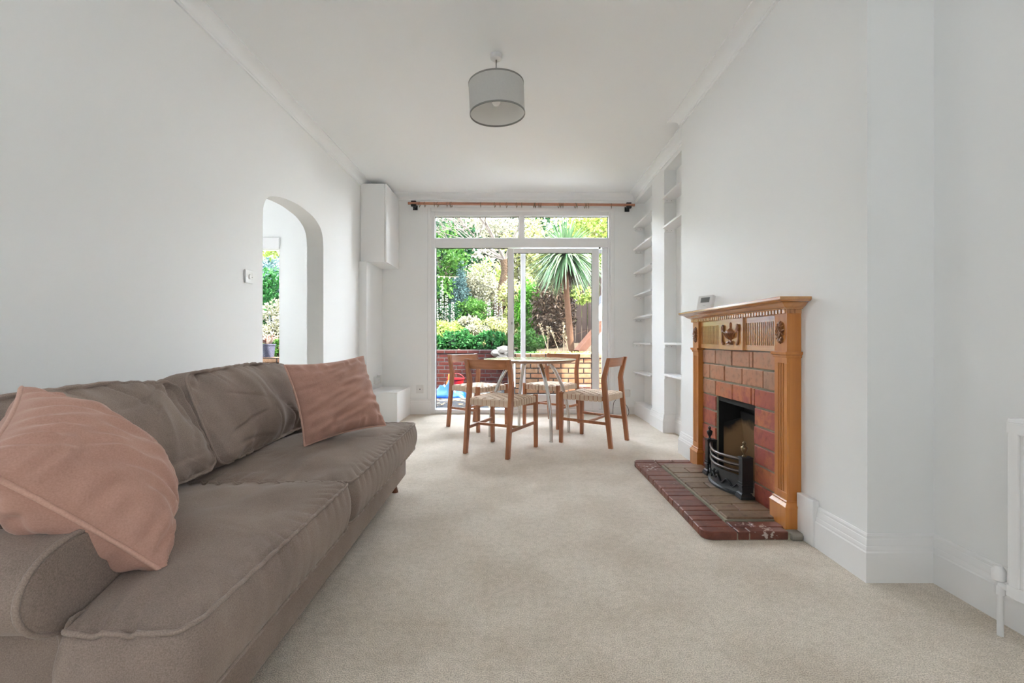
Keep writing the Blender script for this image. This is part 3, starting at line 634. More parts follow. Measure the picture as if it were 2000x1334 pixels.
# ------------------------------------------------------------------ dining chairs
def rect_loft(mb, path):   # path: (centre, wx, wy)
    rings = [[V(c) + V((sx * wx / 2, sy * wy / 2, 0)) for sx, sy in ((-1, -1), (1, -1), (1, 1), (-1, 1))] for c, wx, wy in path]
    mb.loft(rings); return mb
def make_chair():
    root = thing('dining_chair', '', 'chair', (0, 0, 0), 'dining chairs around the round table', local=True)
    hw, fw = .205, .225
    rear = [(-.262, 0, .030, .038), (-.213, .43, .033, .046), (-.197, .60, .033, .044), (-.202, .635, .033, .042), (-.245, .80, .030, .034)]
    for s in (-1, 1):
        mesh_obj('leg', rect_loft(MB(), [((s * hw, y, z), wx, wy) for y, z, wx, wy in rear]), M['chairwood'], root, bev=.003)
        mesh_obj('leg', rect_loft(MB(), [((s * fw, .222, 0), .030, .032), ((s * fw, .216, .474), .034, .036)]), M['chairwood'], root, bev=.003)
        mesh_obj('stretcher', MB().bar((s * (hw - .002), -.235, .215), (s * (fw - .002), .215, .225), .018, .026), M['chairwood'], root, bev=.003)
    mesh_obj('stretcher', MB().bar((-hw - .008, -.05, .22), (hw + .008, -.05, .22), .024, .022), M['chairwoodx'], root, bev=.003)
    # curved back slat
    rings = []
    for k in range(13):
        u = k / 12 * 2 - 1; x = u * (hw - .012); bow = -.022 * (1 - u * u)
        rings.append([V((x, -.218 + bow, .716)), V((x, -.204 + bow, .714)), V((x, -.224 + bow, .796)), V((x, -.240 + bow, .798))])
    mesh_obj('backrest', MB().loft(rings), M['chairwoodx'], root, smooth=30, bev=.003)
    fr = MB()
    fr.bar((-hw, -.208, .435), (hw, -.208, .435), .022, .04); fr.bar((-fw, .212, .435), (fw, .212, .435), .022, .04)
    for s in (-1, 1): fr.bar((s * hw, -.208, .435), (s * fw, .212, .435), .02, .04)
    mesh_obj('seat_frame', fr, M['chairwood'], root)
    # woven webbing: straps in both directions wrapped over the rails
    wb = MB(); nx, ny = 9, 9; zt = .4625; zb = .408
    def width_at(y): return hw + (fw - hw) * (y + .21) / .42
    def strap(path, wv):
        rings = []
        for (p, nrm) in path:
            p = V(p); nrm = V(nrm); rings.append([p - wv, p + wv, p + wv + nrm * .003, p - wv + nrm * .003])
        wb.loft(rings)
    y0, y1 = -.185, .195; sw = (y1 - y0) / ny
    for j in range(ny):
        yc = y0 + sw * (j + .5); a = width_at(yc) + .012
        path = [((-a, yc, zb), (-1, 0, 0)), ((-a, yc, zt - .006), (-1, 0, 0)), ((-a + .006, yc, zt), (0, 0, 1))]
        for i in range(nx):
            x = (-1 + 2 * (i + .5) / nx) * (a - .014); up = .0042 if (i + j) % 2 else -.0022
            for d in (-.3, .3): path.append(((x + d * 2 * (a - .014) / nx, yc, zt + up), (0, 0, 1)))
        path += [((a - .006, yc, zt), (0, 0, 1)), ((a, yc, zt - .006), (1, 0, 0)), ((a, yc, zb), (1, 0, 0))]
        strap(path, V((0, sw * .425, 0)))
    for i in range(nx):
        u = -1 + 2 * (i + .5) / nx; bY, fY = -.222, .226
        xr, xf = u * (hw - .018), u * (fw - .018); ww = (hw - .012) * 2 / nx * .425
        path = [((xr, bY, zb), (0, -1, 0)), ((xr, bY, zt - .006), (0, -1, 0)), ((xr, bY + .006, zt), (0, 0, 1))]
        for j in range(ny):
            yy = y0 + sw * (j + .5); up = -.0022 if (i + j) % 2 else .0042
            for d in (-.3, .3):
                y = yy + d * sw; tt = (y - bY) / (fY - bY); path.append(((xr + (xf - xr) * tt, y, zt + up), (0, 0, 1)))
        path += [((xf, fY - .006, zt), (0, 0, 1)), ((xf, fY, zt - .006), (0, 1, 0)), ((xf, fY, zb), (0, 1, 0))]
        strap(path, V((ww, 0, 0)))
    mesh_obj('seat', wb, M['webbing'], root)
    return root
chair0 = make_chair()
spots = [((-.121, 3.99), (.24, .45), 'wooden dining chair nearest the camera, its back turned, left of the table'),
         ((.735, 4.33), (-.408, .27), 'wooden dining chair at the right of the table, seen from the side'),
         ((-.414, 5.03), (.77, -.64), 'wooden dining chair at the back left, in front of the dark brick view'),
         ((.414, 5.19), (-.62, -.78), 'wooden dining chair at the back right behind the table, in front of the sliding door')]
for i, ((x, y), (dx, dy), lab) in enumerate(spots):
    c = chair0 if i == 0 else dup(chair0)
    c.location = (x, y, 0); c.rotation_euler = (0, 0, math.atan2(dy, dx) - PI / 2); c['label'] = lab

# ------------------------------------------------------------------ round table
tx, ty, tz = .146, 4.64, .768
tb = thing('dining_table', 'round pale wooden dining table on four splayed steel legs', 'table', (tx, ty, 0))
mesh_obj('table_top', MB().lathe([(.001, tz - .006), (.455, tz - .006), (.468, tz - .004), (.470, tz - .001), (.468, tz), (.001, tz)], (tx, ty, 0), 72), M['tablewood'], tb, smooth=40)
mesh_obj('table_edge', MB().lathe([(.001, tz - .030), (.425, tz - .030), (.455, tz - .018), (.469, tz - .006), (.001, tz - .006)], (tx, ty, 0), 72), M['tableedge'], tb, smooth=40)
for a in (-63, 12, 105, 196):
    a = math.radians(a); d = V((math.cos(a), math.sin(a), 0)); pts = []; rr = []
    for k in range(15):
        u = k / 14; z = (tz - .03) * (1 - u); r = .20 + .215 * (1 - (1 - u) ** 2.6)
        pts.append(V((tx, ty, z)) + d * r); rr.append(.0185 - .0025 * u)
    pts[-1].z = .006
    L_ = mesh_obj('leg', MB().tube(pts, rr, 14), M['steel'], tb, smooth=50)
    mesh_obj('foot', MB().lathe([(.0185, 0), (.0185, .006), (.013, .012)], (pts[-1].x, pts[-1].y, 0), 16), M['steel'], L_, smooth=40)
    mesh_obj('socket', MB().lathe([(.030, tz - .031), (.026, tz - .045), (.021, tz - .075)], (tx + d.x * .203, ty + d.y * .203, 0), 16), M['steel'], L_, smooth=40)

# ------------------------------------------------------------------ cloth shapes
def resample(poly, step, rad=.05):
    """closed 2D polygon with rounded corners, evenly sampled"""
    n = len(poly); pts = []
    for i in range(n):
        a, b, c = V(poly[i - 1]), V(poly[i]), V(poly[(i + 1) % n])
        d0 = (a - b).normalized(); d1 = (c - b).normalized(); r = min(rad, (a - b).length * .45, (c - b).length * .45)
        for k in range(7):
            t = k / 6; pts.append((1 - t) ** 2 * (b + d0 * r) + 2 * t * (1 - t) * b + t * t * (b + d1 * r))
    out = []; n = len(pts); carry = 0
    tot = sum((pts[(i + 1) % n] - pts[i]).length for i in range(n)); cnt = max(24, int(tot / step)); st = tot / cnt
    i = 0; acc = 0; cur = pts[0]; seg = (pts[1] - pts[0]).length; pos = 0
    for k in range(cnt):
        target = k * st
        while acc + seg < target - 1e-9:
            acc += seg; i += 1; seg = (pts[(i + 1) % n] - pts[i % n]).length
        t = 0 if seg < 1e-9 else (target - acc) / seg
        out.append(pts[i % n].lerp(pts[(i + 1) % n], t))
    return out, tot
def puff(outline, center, w0, w1, dome0, dome1, bulge, fmap, pleat=.004, lam=.05, crease=.006, seed=0, step=.014, rad=.05, rings=16, p=2.2, sag=None):
    ol, tot = resample(outline, step, rad); n = len(ol); c = V(center)
    sd = V((seed * 7.3, seed * 3.1, seed * 1.7))
    nrm = []
    for i in range(n):
        t = (ol[(i + 1) % n] - ol[i - 1]).normalized(); nn = V((t.y, -t.x)); nrm.append(nn)
    area = sum(ol[i].x * ol[(i + 1) % n].y - ol[(i + 1) % n].x * ol[i].y for i in range(n))
    if area < 0: nrm = [-q for q in nrm]
    ph = []; ar = 0
    for i in range(n):
        ar += tot / n
        q = math.sin(2 * PI * ar / lam + 5 * noise.noise(V((ar * 4, seed, 0)))); ph.append((.45 - abs(q) ** .6 if q < 0 else .45 - .2 * q) * (.25 + 1.5 * max(0, .25 + noise.noise(V((ar * 2.6, 5 + seed, 1))))))
    R_ = []
    def ring(s, w, out=0.0, pl=0.0, dm=0.0, sg=1):
        r = []
        for i in range(n):
            q = c + (ol[i] - c) * s + nrm[i] * (out + pl * ph[i] * .6)
            z = w + sg * (dm + pl * ph[i])
            ns = noise.noise(V((q.x * 5, q.y * 5, w)) + sd) * crease + noise.noise(V((q.x * 13, q.y * 7, w)) + sd) * crease * .5
            fold = 0
            for k_, (fa, fb, fw) in enumerate(((2.1, 7.5, .10), (6.5, 2.4, .08))):   # thin crease lines
                e_ = abs(noise.noise(V((q.x * fa + q.y * 1.3, q.y * fb - q.x * .8, 4.0 + k_ * 3)) + sd))
                fold -= max(0, 1 - e_ / fw) ** 1.3 * crease * .42 * max(0, min(1, .35 + 2.2 * noise.noise(V((q.x * 2.2, q.y * 2.2, 9 + k_)) + sd)))
            if 0 < s < .97: z += sg * (ns + fold)
            if sag: z += sag(q) * (1 if s < .99 else .6)
            r.append(fmap(q.x, q.y, z))
        return r
    S_ = [.02 + .98 * (1 - (1 - k / rings) ** 1.7) for k in range(rings)]
    for s in S_: R_.append(ring(s, w0, 0, pleat * math.exp(-((1 - s) / .10) ** 2) * .6, dome0 * (1 - s ** p), -1))
    ns_ = 9
    for k in range(ns_ + 1):
        t = k / ns_; R_.append(ring(1, w0 + (w1 - w0) * t, bulge * math.sin(PI * t), pleat * .8 * (abs(t - .5) * 2)))
    for s in reversed(S_): R_.append(ring(s, w1, 0, pleat * math.exp(-((1 - s) / .12) ** 2), dome1 * (1 - s ** p), 1))
    body = MB().loft(R_)
    idx0, idx1 = len(S_), len(S_) + ns_
    return body, R_[idx0], R_[idx1]
def pillow(c00, c10, c11, c01, thick, seed, n=76, pinch=.045, wr=.010, flip=1):
    c00, c10, c11, c01 = map(V, (c00, c10, c11, c01))
    nr = ((c10 - c00).cross(c01 - c00)).normalized() * flip
    mb = MB(); edge = []
    sd = V((seed * 5.1, seed * 2.3, seed))
    def base(u, v):
        a, b = u, v
        k = pinch * (1 - (2 * b - 1) ** 2); a = .5 + (a - .5) * (1 - 2 * k)
        k2 = pinch * (1 - (2 * u - 1) ** 2); b = .5 + (v - .5) * (1 - 2 * k2)
        return c00 * ((1 - a) * (1 - b)) + c10 * (a * (1 - b)) + c11 * (a * b) + c01 * ((1 - a) * b)
    grid = {}
    for side in (1, -1):
        vs = []
        for j in range(n + 1):
            for i in range(n + 1):
                u = .5 - .5 * math.cos(PI * i / n); v = .5 - .5 * math.cos(PI * j / n)
                uu, vv = 2 * u - 1, 2 * v - 1
                h = thick * ((1 - uu ** 2) * (1 - vv ** 2)) ** .48 if abs(uu) < 1 and abs(vv) < 1 else 0
                # puckers running in from the edges and corners
                e = min(1 - abs(uu), 1 - abs(vv))
                t = vv if (1 - abs(uu)) < (1 - abs(vv)) else uu
                pk = math.sin(t * 21 + 4 * noise.noise(V((t * 3, seed, side)))) * math.exp(-((e - .12) / .14) ** 2) * wr * .55
                q = V((uu * 2.0, vv * 2.0, side * 3.0)) + sd
                w1 = noise.noise(V((q.x * 1.0 + q.y * .7, q.y * 3.4 - q.x * 1.2, q.z))) * wr * 1.5 * min(1, e * 5)
                e_ = abs(noise.noise(V((q.x * 1.3 + q.y * .6, q.y * 2.6 - q.x * .9, q.z + 5))))
                w1 -= max(0, 1 - e_ / .07) ** 1.4 * wr * .55 * min(1, e * 5) * max(0, min(1, .3 + 2 * noise.noise(V((uu * 1.4, vv * 1.4, seed + side)))))
                h2 = (h + (pk + w1 if h > 0 else 0)) * side
                vs.append(base(u, v) + nr * h2)
        fs = []
        m = n + 1
        for j in range(n):
            for i in range(n): fs.append((j * m + i, j * m + i + 1, (j + 1) * m + i + 1, (j + 1) * m + i))
        mb.add(vs, fs)
    seq = [(i / 60, 0) for i in range(60)] + [(1, i / 60) for i in range(60)] + [(1 - i / 60, 1) for i in range(60)] + [(0, 1 - i / 60) for i in range(60)]
    edge = [base(a, b) for a, b in seq]
    return mb, edge
def pillow_obj(name, label, cat, corners, thick, seed, **k):
    mb, edge = pillow(*corners, thick, seed, **k)
    # weld the two faces along the seam
    lo = min(p[2] for p in mb.v); cx = sum(p[0] for p in mb.v) / len(mb.v); cy = sum(p[1] for p in mb.v) / len(mb.v)
    t = thing(name, label, cat, (cx, cy, lo))
    o = mesh_obj('cover', mb, M['velvet'], t, smooth=180)
    bm = bmesh.new(); bm.from_mesh(o.data); bmesh.ops.remove_doubles(bm, verts=bm.verts, dist=1e-4); bmesh.ops.recalc_face_normals(bm, faces=bm.faces); bm.to_mesh(o.data); bm.free()
    o.data.polygons.foreach_set('use_smooth', [True] * len(o.data.polygons))
    mesh_obj('piping', MB().tube(edge, .0052, 8, closed=True), M['velvetpiping'], t, smooth=60)
    return t

# ------------------------------------------------------------------ sofa (local: +X front, Y along)
SL = (-1.2, 1.83, 0)
sofa = thing('sofa', 'long taupe fabric sofa with rolled arms along the left wall', 'sofa', SL, rz=math.radians(1.2), local=True)
def box_round(mb, x0, x1, y0, y1, z0, z1, r=.03, seg=4):
    ol = []
    for cx, cy, a0 in ((x1 - r, y0 + r, -90), (x1 - r, y1 - r, 0), (x0 + r, y1 - r, 90), (x0 + r, y0 + r, 180)):
        for k in range(seg + 1):
            a = math.radians(a0 + 90 * k / seg); ol.append((cx + r * math.cos(a), cy + r * math.sin(a)))
    mb.loft([[V((x, y, z)) for x, y in ol] for z in (z0, z1)])
bs = MB(); box_round(bs, -.53, .525, -1.0, 1.075, .10, .275, .03)
mesh_obj('base', bs, M['sofa'], sofa, smooth=50, bev=.012, bseg=3)
mesh_obj('base_seam', MB().tube([(.527, -.97, .268), (.527, 1.05, .268)], .0035, 6), M['piping'], sofa)
for (x, y) in ((.43, -.95), (.43, 1.0), (-.45, -.95), (-.45, 1.0)):
    s = .035 if x > 0 else -.03
    mesh_obj('leg', MB().lathe([(.034, .125), (.033, .10), (.021, 0)], (x, y, 0), 18) if False else MB().loft([[V((x + s * (1 - q) * .9 + r * math.cos(2 * PI * k / 18), y + (.03 if y > 0 else -.03) * (1 - q) + r * math.sin(2 * PI * k / 18), .12 * q)) for k in range(18)] for q, r in ((0, .020), (.5, .026), (1, .034))]), M['sofaleg'], sofa, smooth=40)
# back frame
bk = MB()
prof = [(-.53, .12), (-.26, .12), (-.28, .40), (-.33, .66), (-.355, .705), (-.40, .73), (-.47, .73), (-.515, .705), (-.535, .66)]
bk.loft([[V((x, y, z)) for x, z in prof] for y in (-.99, -.975, .985, 1.0)])
mesh_obj('back', bk, M['sofa'], sofa, smooth=40, bev=.012)
# rolled arms
def arm(sgn, ycen):
    r = .107; zc = .493; prof = []
    # outline (y outward positive), starts at inner bottom, runs up over the scroll and back down the outside
    prof += [(-.115, .10), (-.115, .45)]
    for k in range(21):
        a = math.radians(168 - k * (168 + 72) / 20); prof.append((r * math.cos(a) * 1.02, zc + r * .82 * math.sin(a)))
    prof += [(.030, zc - .090), (.027, zc - .10), (.026, .10)]
    xs = [(-.50, .95), (-.47, 1.0), (.20, 1.0), (.295, 1.0), (.317, .985), (.325, .95)]
    rings = []
    for x, s in xs:
        rings.append([V((x, ycen + sgn * (y * s - .0), zc + (z - zc) * (s if z > .2 else 1))) for y, z in prof])
    o = mesh_obj('arm', MB().loft(rings), M['sofa'], sofa, smooth=45)
    pts = [V((.318, ycen + sgn * y * 1.005, zc + (z - zc) * 1.004)) for y, z in prof]
    mesh_obj('piping', MB().tube(pts, .0055, 8), M['piping'], o, smooth=60)
arm(-1, -.945); arm(1, .985)
# seat cushions
AF = .345
ny0, ny1 = -1.025, -.155
fy0, fy1 = -.147, 1.075
def seatmap(u, v, w_): return V((u, v, w_))
def dome_sag(q): return 0
b, e0, e1 = puff([(.585, ny0), (.585, ny1), (-.26, ny1), (-.26, -.835), (AF, -.835), (AF, ny0)], (.27, -.52), .276, .432, 0, .040, .016, seatmap, .012, .062, .012, 3, rad=.055, step=.009, rings=26)
c = mesh_obj('seat_cushion', b, M['sofa'], sofa, smooth=180)
mesh_obj('piping', MB().tube(e1, .005, 8, closed=True), M['piping'], c, smooth=60); mesh_obj('piping', MB().tube(e0, .005, 8, closed=True), M['piping'], c, smooth=60)
b, e0, e1 = puff([(.585, fy0), (.585, fy1), (AF, fy1), (AF, .865), (-.26, .865), (-.26, fy0)], (.27, .42), .276, .428, 0, .036, .016, seatmap, .012, .068, .012, 8, rad=.055, step=.0095, rings=26)
c = mesh_obj('seat_cushion', b, M['sofa'], sofa, smooth=180)
mesh_obj('piping', MB().tube(e1, .005, 8, closed=True), M['piping'], c, smooth=60); mesh_obj('piping', MB().tube(e0, .005, 8, closed=True), M['piping'], c, smooth=60)
# back cushions (u along the sofa, v up, w forward), leaning back
def backmap(x0, zb, lean, twist=0.0, ymid=0.0):
    ca, sa = math.cos(lean), math.sin(lean)
    def fm(u, v, w_):
        z = zb + v * ca + w_ * sa * .6; x = x0 - v * sa + w_ * ca
        return V((x + (u - ymid) * twist, u, z))
    return fm
for (u0, u1, x0, lean, twist, zb, ht, sd, skew) in ((-.90, -.095, -.055, .44, .02, .445, .385, 4, .0), (-.085, .84, -.075, .40, -.05, .445, .40, 9, .0)):
    um = (u0 + u1) / 2
    def slump(q, um=um, u0=u0, u1=u1): return -.012 * math.cos((q.x - um) / (u1 - u0) * PI) if q.y > .3 else 0
    b, e0, e1 = puff([(u0, 0), (u1, 0), (u1 - .01, ht * .93), (um + .1, ht), (um - .1, ht - .005), (u0 + .01, ht * .96)], (um, ht * .47), -.005, .125, .02, .085, .010, backmap(x0, zb, lean, twist, um), .009, .085, .034, sd, rad=.06, step=.0095, rings=26, p=2.6)
    c = mesh_obj('back_cushion', b, M['sofa'], sofa, smooth=180)
    mesh_obj('piping', MB().tube(e1, .005, 8, closed=True), M['piping'], c, smooth=60); mesh_obj('piping', MB().tube(e0, .005, 8, closed=True), M['piping'], c, smooth=60)

# throw pillows
pillow_obj('throw_pillow', 'large pink velvet throw pillow slumped over the near arm of the sofa', 'pillow',
           [(-.925, .775, .745), (-.775, 1.005, .445), (-1.03, 1.335, .525), (-1.195, 1.10, .845)], .125, 3, wr=.012, pinch=.03)
pillow_obj('throw_pillow', 'pink velvet throw pillow propped at the far end of the sofa', 'pillow',
           [(-.99, 2.135, .462), (-.715, 2.50, .492), (-.885, 2.64, .865), (-1.135, 2.235, .835)], .108, 6, wr=.012, pinch=.045)

# ------------------------------------------------------------------ fireplace
PX = 1.333                      # pilaster face
N0, N1, F0, F1 = 2.236, 2.343, 3.319, 3.42
fp = thing('fireplace_surround', 'carved orange pine mantelpiece around the brick fireplace', 'mantelpiece', (1.36, 2.828, .0))
HZ = .04
# mantel shelf
path = [(XB - .001, N0), (PX, N0), (PX, F1), (XB - .001, F1)]
def around(prof): return MB().sweep(prof, path)
slab = around([(0, 1.143), (.060, 1.143), (.072, 1.146), (.081, 1.153), (.081, 1.167), (0, 1.167)])
slab.box(PX, XB - .001, N0, F1, 1.143, 1.167)
ms = mesh_obj('mantel_shelf', slab, M['piney'], fp, smooth=25, bev=.002)
mesh_obj('cove_moulding', around([(0, 1.112), (.012, 1.112), (.014, 1.116), (.022, 1.119), (.034, 1.126), (.044, 1.135), (.050, 1.140), (.058, 1.143), (0, 1.143)]), M['piney'], fp, smooth=25)
dn = MB(); dn.sweep([(0, 1.090), (.003, 1.090), (.003, 1.112), (0, 1.112)], path)
k = 0; y = N0 + .004
while y < F1 - .01:
    dn.box(PX - .013, PX, y, y + .017, 1.091, 1.111); y += .0292
x = PX + .012
while x < XB - .018:
    dn.box(x, x + .013, N0 - .012, N0, 1.091, 1.111); x += .0235
mesh_obj('dentil_moulding', dn, M['piney'], fp, bev=.0012)
# frieze
Z0, Z1 = .900, 1.092
fz = MB(); fz.box(PX + .034, XB - .001, N1, F0, Z0, Z1)
def fluted(mb, y0, y1, n, xf, depth, z0, z1, zlo, zhi):
    mb.box(xf, xf + depth, y0, y1, zlo, z0); mb.box(xf, xf + depth, y0, y1, z1, zhi)
    p_ = (y1 - y0 - .012) / n
    mb.box(xf, xf + depth, y0, y0 + .006, z0, z1); mb.box(xf, xf + depth, y1 - .006, y1, z0, z1)
    for k in range(n): mb.box(xf, xf + depth, y0 + .006 + p_ * k + p_ * .26, y0 + .006 + p_ * (k + 1) - p_ * .26 + .0001, z0, z1)
TB0, TB1 = 2.682, 2.99
fluted(fz, N1, TB0, 17, PX + .018, .0165, .930, 1.058, Z0, Z1)
fluted(fz, TB1, F0, 17, PX + .018, .0165, .930, 1.058, Z0, Z1)
fo = mesh_obj('frieze', fz, M['piney'], fp)
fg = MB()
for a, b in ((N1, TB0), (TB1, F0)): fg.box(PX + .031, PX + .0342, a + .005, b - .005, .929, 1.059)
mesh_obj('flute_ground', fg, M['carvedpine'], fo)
tbo = mesh_obj('centre_tablet', MB().box(PX + .004, PX + .0345, TB0, TB1, Z0 - .002, Z1), M['piney'], fp, bev=.001)
# carved urn on the tablet: relief from half-lathes, handles and finial
xc = PX + .004; yc = 2.828
def relief(mb, prof, y, z, flat=.55):
    rings = []
    for r, h in prof: rings.append([V((xc - max(0, math.cos(a)) * r * flat - .0006, y + math.sin(a) * r, z + h)) for a in [(-PI / 2 + PI * k / 14) for k in range(15)] + [PI / 2, -PI / 2]])
    mb.loft(rings)
ur = MB()
relief(ur, [(.002, .070), (.007, .068), (.012, .058), (.010, .048), (.006, .042), (.012, .039), (.012, .035), (.008, .032), (.022, .024), (.034, .018), (.038, .014), (.038, .010)], yc, 1.0, .8)
relief(ur, [(.060, .010), (.064, .006), (.062, 0), (.058, -.006), (.050, -.018), (.034, -.029), (.016, -.036), (.009, -.040), (.008, -.044)], yc, 1.0, .5)
for k in range(11):
    u = (k - 5) / 5.3; ang = u * 1.25
    pts = [V((xc - .5 * r * math.cos(ang) - .001, yc + r * math.sin(ang), 1.0 + h)) for r, h in ((.061, 0.001), (.057, -.008), (.046, -.021), (.030, -.031), (.015, -.037))]
    ur.tube(pts, [.0035, .004, .0035, .0025, .0015], 6)
relief(ur, [(.008, -.042), (.013, -.048), (.013, -.054), (.008, -.058), (.024, -.064), (.030, -.068), (.030, -.070)], yc, 1.0, .7)
for s in (-1, 1):
    for k in range(3): ur.tube([V((xc - .006, yc + s * (.006 + .008 * k), .952)), V((xc - .010, yc + s * (.014 + .010 * k), .945 - .002 * k)), V((xc - .005, yc + s * (.020 + .009 * k), .932 + .003 * k))], [.004, .006, .002], 7)
uo = mesh_obj('urn_carving', ur, M['carvedpine'], tbo, smooth=50)
for s in (-1, 1):
    hd = MB(); pts = []
    for k in range(26):
        a = k / 25 * 2 * PI * 1.25; r = .005 + .0185 * k / 25
        pts.append(V((xc - .007, yc + s * (.092 + r * math.cos(a + .2) * .85), 1.030 + r * math.sin(a + .2))))
    pts += [V((xc - .006, yc + s * (.105 - .0 * k), 1.012 - .012 * k)) for k in range(1, 5)]
    pts += [V((xc - .006, yc + s * (.104), .955)), V((xc - .006, yc + s * (.100), .940)), V((xc - .006, yc + s * (.090), .934)), V((xc - .005, yc + s * (.084), .941)), V((xc - .005, yc + s * .090, .947))]
    hd.tube(pts, [.0025 + .003 * min(1, k / 18) for k in range(len(pts) - 5)] + [.008, .008, .007, .006, .004], 8)
    hd.tube([V((xc - .004, yc + s * .062, 1.004)), V((xc - .006, yc + s * .075, 1.008)), V((xc - .006, yc + s * .09, 1.012))], .004, 7)
    mesh_obj('handle_scroll', hd, M['carvedpine'], tbo, smooth=60)
# corner blocks with rosettes, pilasters
for (y0, y1) in ((N0, N1), (F0, F1)):
    ym = (y0 + y1) / 2
    cbk = mesh_obj('corner_block', MB().box(PX, XB - .001, y0, y1, Z0, Z1), M['pine'], fp, bev=.001)
    ro = MB(); zc = .998
    for ring_, (ra, rb, n_, wd) in enumerate(((.034, .058, 14, .011), (.020, .034, 10, .009))):
        for k in range(n_):
            a = 2 * PI * k / n_ + ring_ * .2; d = V((0, math.sin(a) * ra, math.cos(a) * rb)); t = V((0, math.cos(a) * ra, -math.sin(a) * rb)).normalized()
            xo = PX - .004 - .004 * ring_
            ro.tube([V((PX - .001, ym, zc)) + d * .15 + V((-.004 * ring_, 0, 0)), V((xo, ym, zc)) + d * .5, V((xo - .003, ym, zc)) + d * .8, V((PX - .001, ym, zc)) + d * 1.0], [.003, .0055, .006, .002], 6)
    ro.lathe([(.001, -.013), (.006, -.012), (.009, -.006), (.009, 0)], (PX, ym, zc), 12, 'X')
    mesh_obj('rosette', ro, M['carvedpine'], cbk, smooth=50)
    pil = MB()
    pil.box(PX + .011, XB - .001, y0, y1, HZ, .878)
    z0_, z1_ = .205, .845
    pil.box(PX, PX + .0115, y0, y1, HZ, z0_); pil.box(PX, PX + .0115, y0, y1, z1_, .878)
    edges = [y0, y0 + .026]
    for k in range(4):
        g0 = y0 + .026 + k * .0148; pil.box(PX, PX + .0115, edges[-2], edges[-1], z0_, z1_)
        edges += [g0 + .0055, g0 + .0148]
    pil.box(PX, PX + .0115, edges[-2], y1, z0_, z1_)
    po = mesh_obj('pilaster', pil, M['pine'], fp, bev=.0008, bseg=1)
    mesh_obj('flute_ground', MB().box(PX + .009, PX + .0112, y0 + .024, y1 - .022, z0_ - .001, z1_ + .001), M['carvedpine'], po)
    pp = [(XB - .001, y0), (PX, y0), (PX, y1), (XB - .001, y1)]
    mesh_obj('capital', MB().sweep([(-.005, .872), (.004, .872), (.006, .878), (.006, .884), (.012, .888), (.014, .893), (.014, .902), (-.005, .902)], pp), M['pine'], po, smooth=25)
    mesh_obj('plinth', MB().sweep([(-.005, HZ - .005), (.016, HZ - .005), (.016, .135), (.018, .137), (.018, .143), (.010, .155), (.007, .160), (.007, .166), (.003, .170), (-.005, .170)], pp), M['pine'], po, smooth=25)
# brick infill
BX = 1.362
bp = thing('fireplace_brickwork', 'red and buff brick face around the black fire opening', 'brick fireplace', (1.39, 2.83, .04))
def YZ(x, o=1220, sc=2.5175): return F * BX / (o + x / sc - VX)
mo = MB(); 
for (a, b, c_, d) in ((N1 + .001, FO0, HZ, .899), (FO1, F0 - .001, HZ, .899), (FO0, FO1, FOZ, .899)): mo.box(BX + .010, XB - .0005, a, b, c_, d)
mesh_obj('mortar_bed', mo, M['mortar'], bp)
zs = [.042 + .1075 * k for k in range(9)]
def brick(mb, ya, yb, za, zb, g=.0056):
    ya, yb = min(ya, yb), max(ya, yb)
    ya = max(ya, N1 + .001); yb = min(yb, F0 - .001)
    j = lambda: rnd.uniform(-.0015, .0015)
    mb.box(BX + rnd.uniform(-.001, .003), BX + .02, ya + g + j(), yb - g + j(), za + g + j(), zb - g + j())
rb = MB(); pb = MB()
for k in range(5): brick(rb, N1, FO0, zs[k], zs[k + 1]); brick(rb, FO1, F0, zs[k], zs[k + 1])
row6 = [F0, FO1 + .006, YZ(529), YZ(621), YZ(637), N1]
for k in range(5): brick(rb if k else pb, row6[k], row6[k + 1], zs[5], zs[6])
row7 = [F0, YZ(418), YZ(490), YZ(575), YZ(679), N1]
for k in range(5): brick(pb, row7[k], row7[k + 1], zs[6], zs[7])
row8 = [F0, YZ(445), YZ(525), YZ(612), YZ(630), N1]
for k in range(5): brick(pb, row8[k], row8[k + 1], zs[7], .897)
mesh_obj('red_bricks', rb, M['firebrick'], bp, bev=.003)
mesh_obj('buff_bricks', pb, M['firebrickpale'], bp, bev=.003)
# firebox
fbx = MB()
fbx.box(BX + .021, 1.86, FO1 - .002, FO1 + .028, HZ, .585)
fbx.box(BX + .021, 1.86, FO0 - .028, FO0 + .002, HZ, .585)
fbx.prism([(1.60, HZ), (1.64, HZ), (1.57, .75), (1.53, .75)], FO0 - .02, FO1 + .02, 'Y')
fbx.box(BX + .021, 1.86, FO0, FO1, .55, .59)
mesh_obj('flue_throat', fbx, M['soot'], bp)
ck = MB(); ck.loft([[V((BX + .05, FO1 - .010, HZ)), V((1.60, FO1 - .075, HZ)), V((1.60, FO1 - .06, HZ))], [V((BX + .05, FO1 - .010, .40)), V((1.57, FO1 - .075, .46)), V((1.57, FO1 - .06, .46))]])
ck.prism([(1.555, HZ), (1.58, HZ), (1.53, .48), (1.505, .48)], FO0 + .01, FO1 - .05, 'Y')
mesh_obj('fireback', ck, M['fireback'], bp)
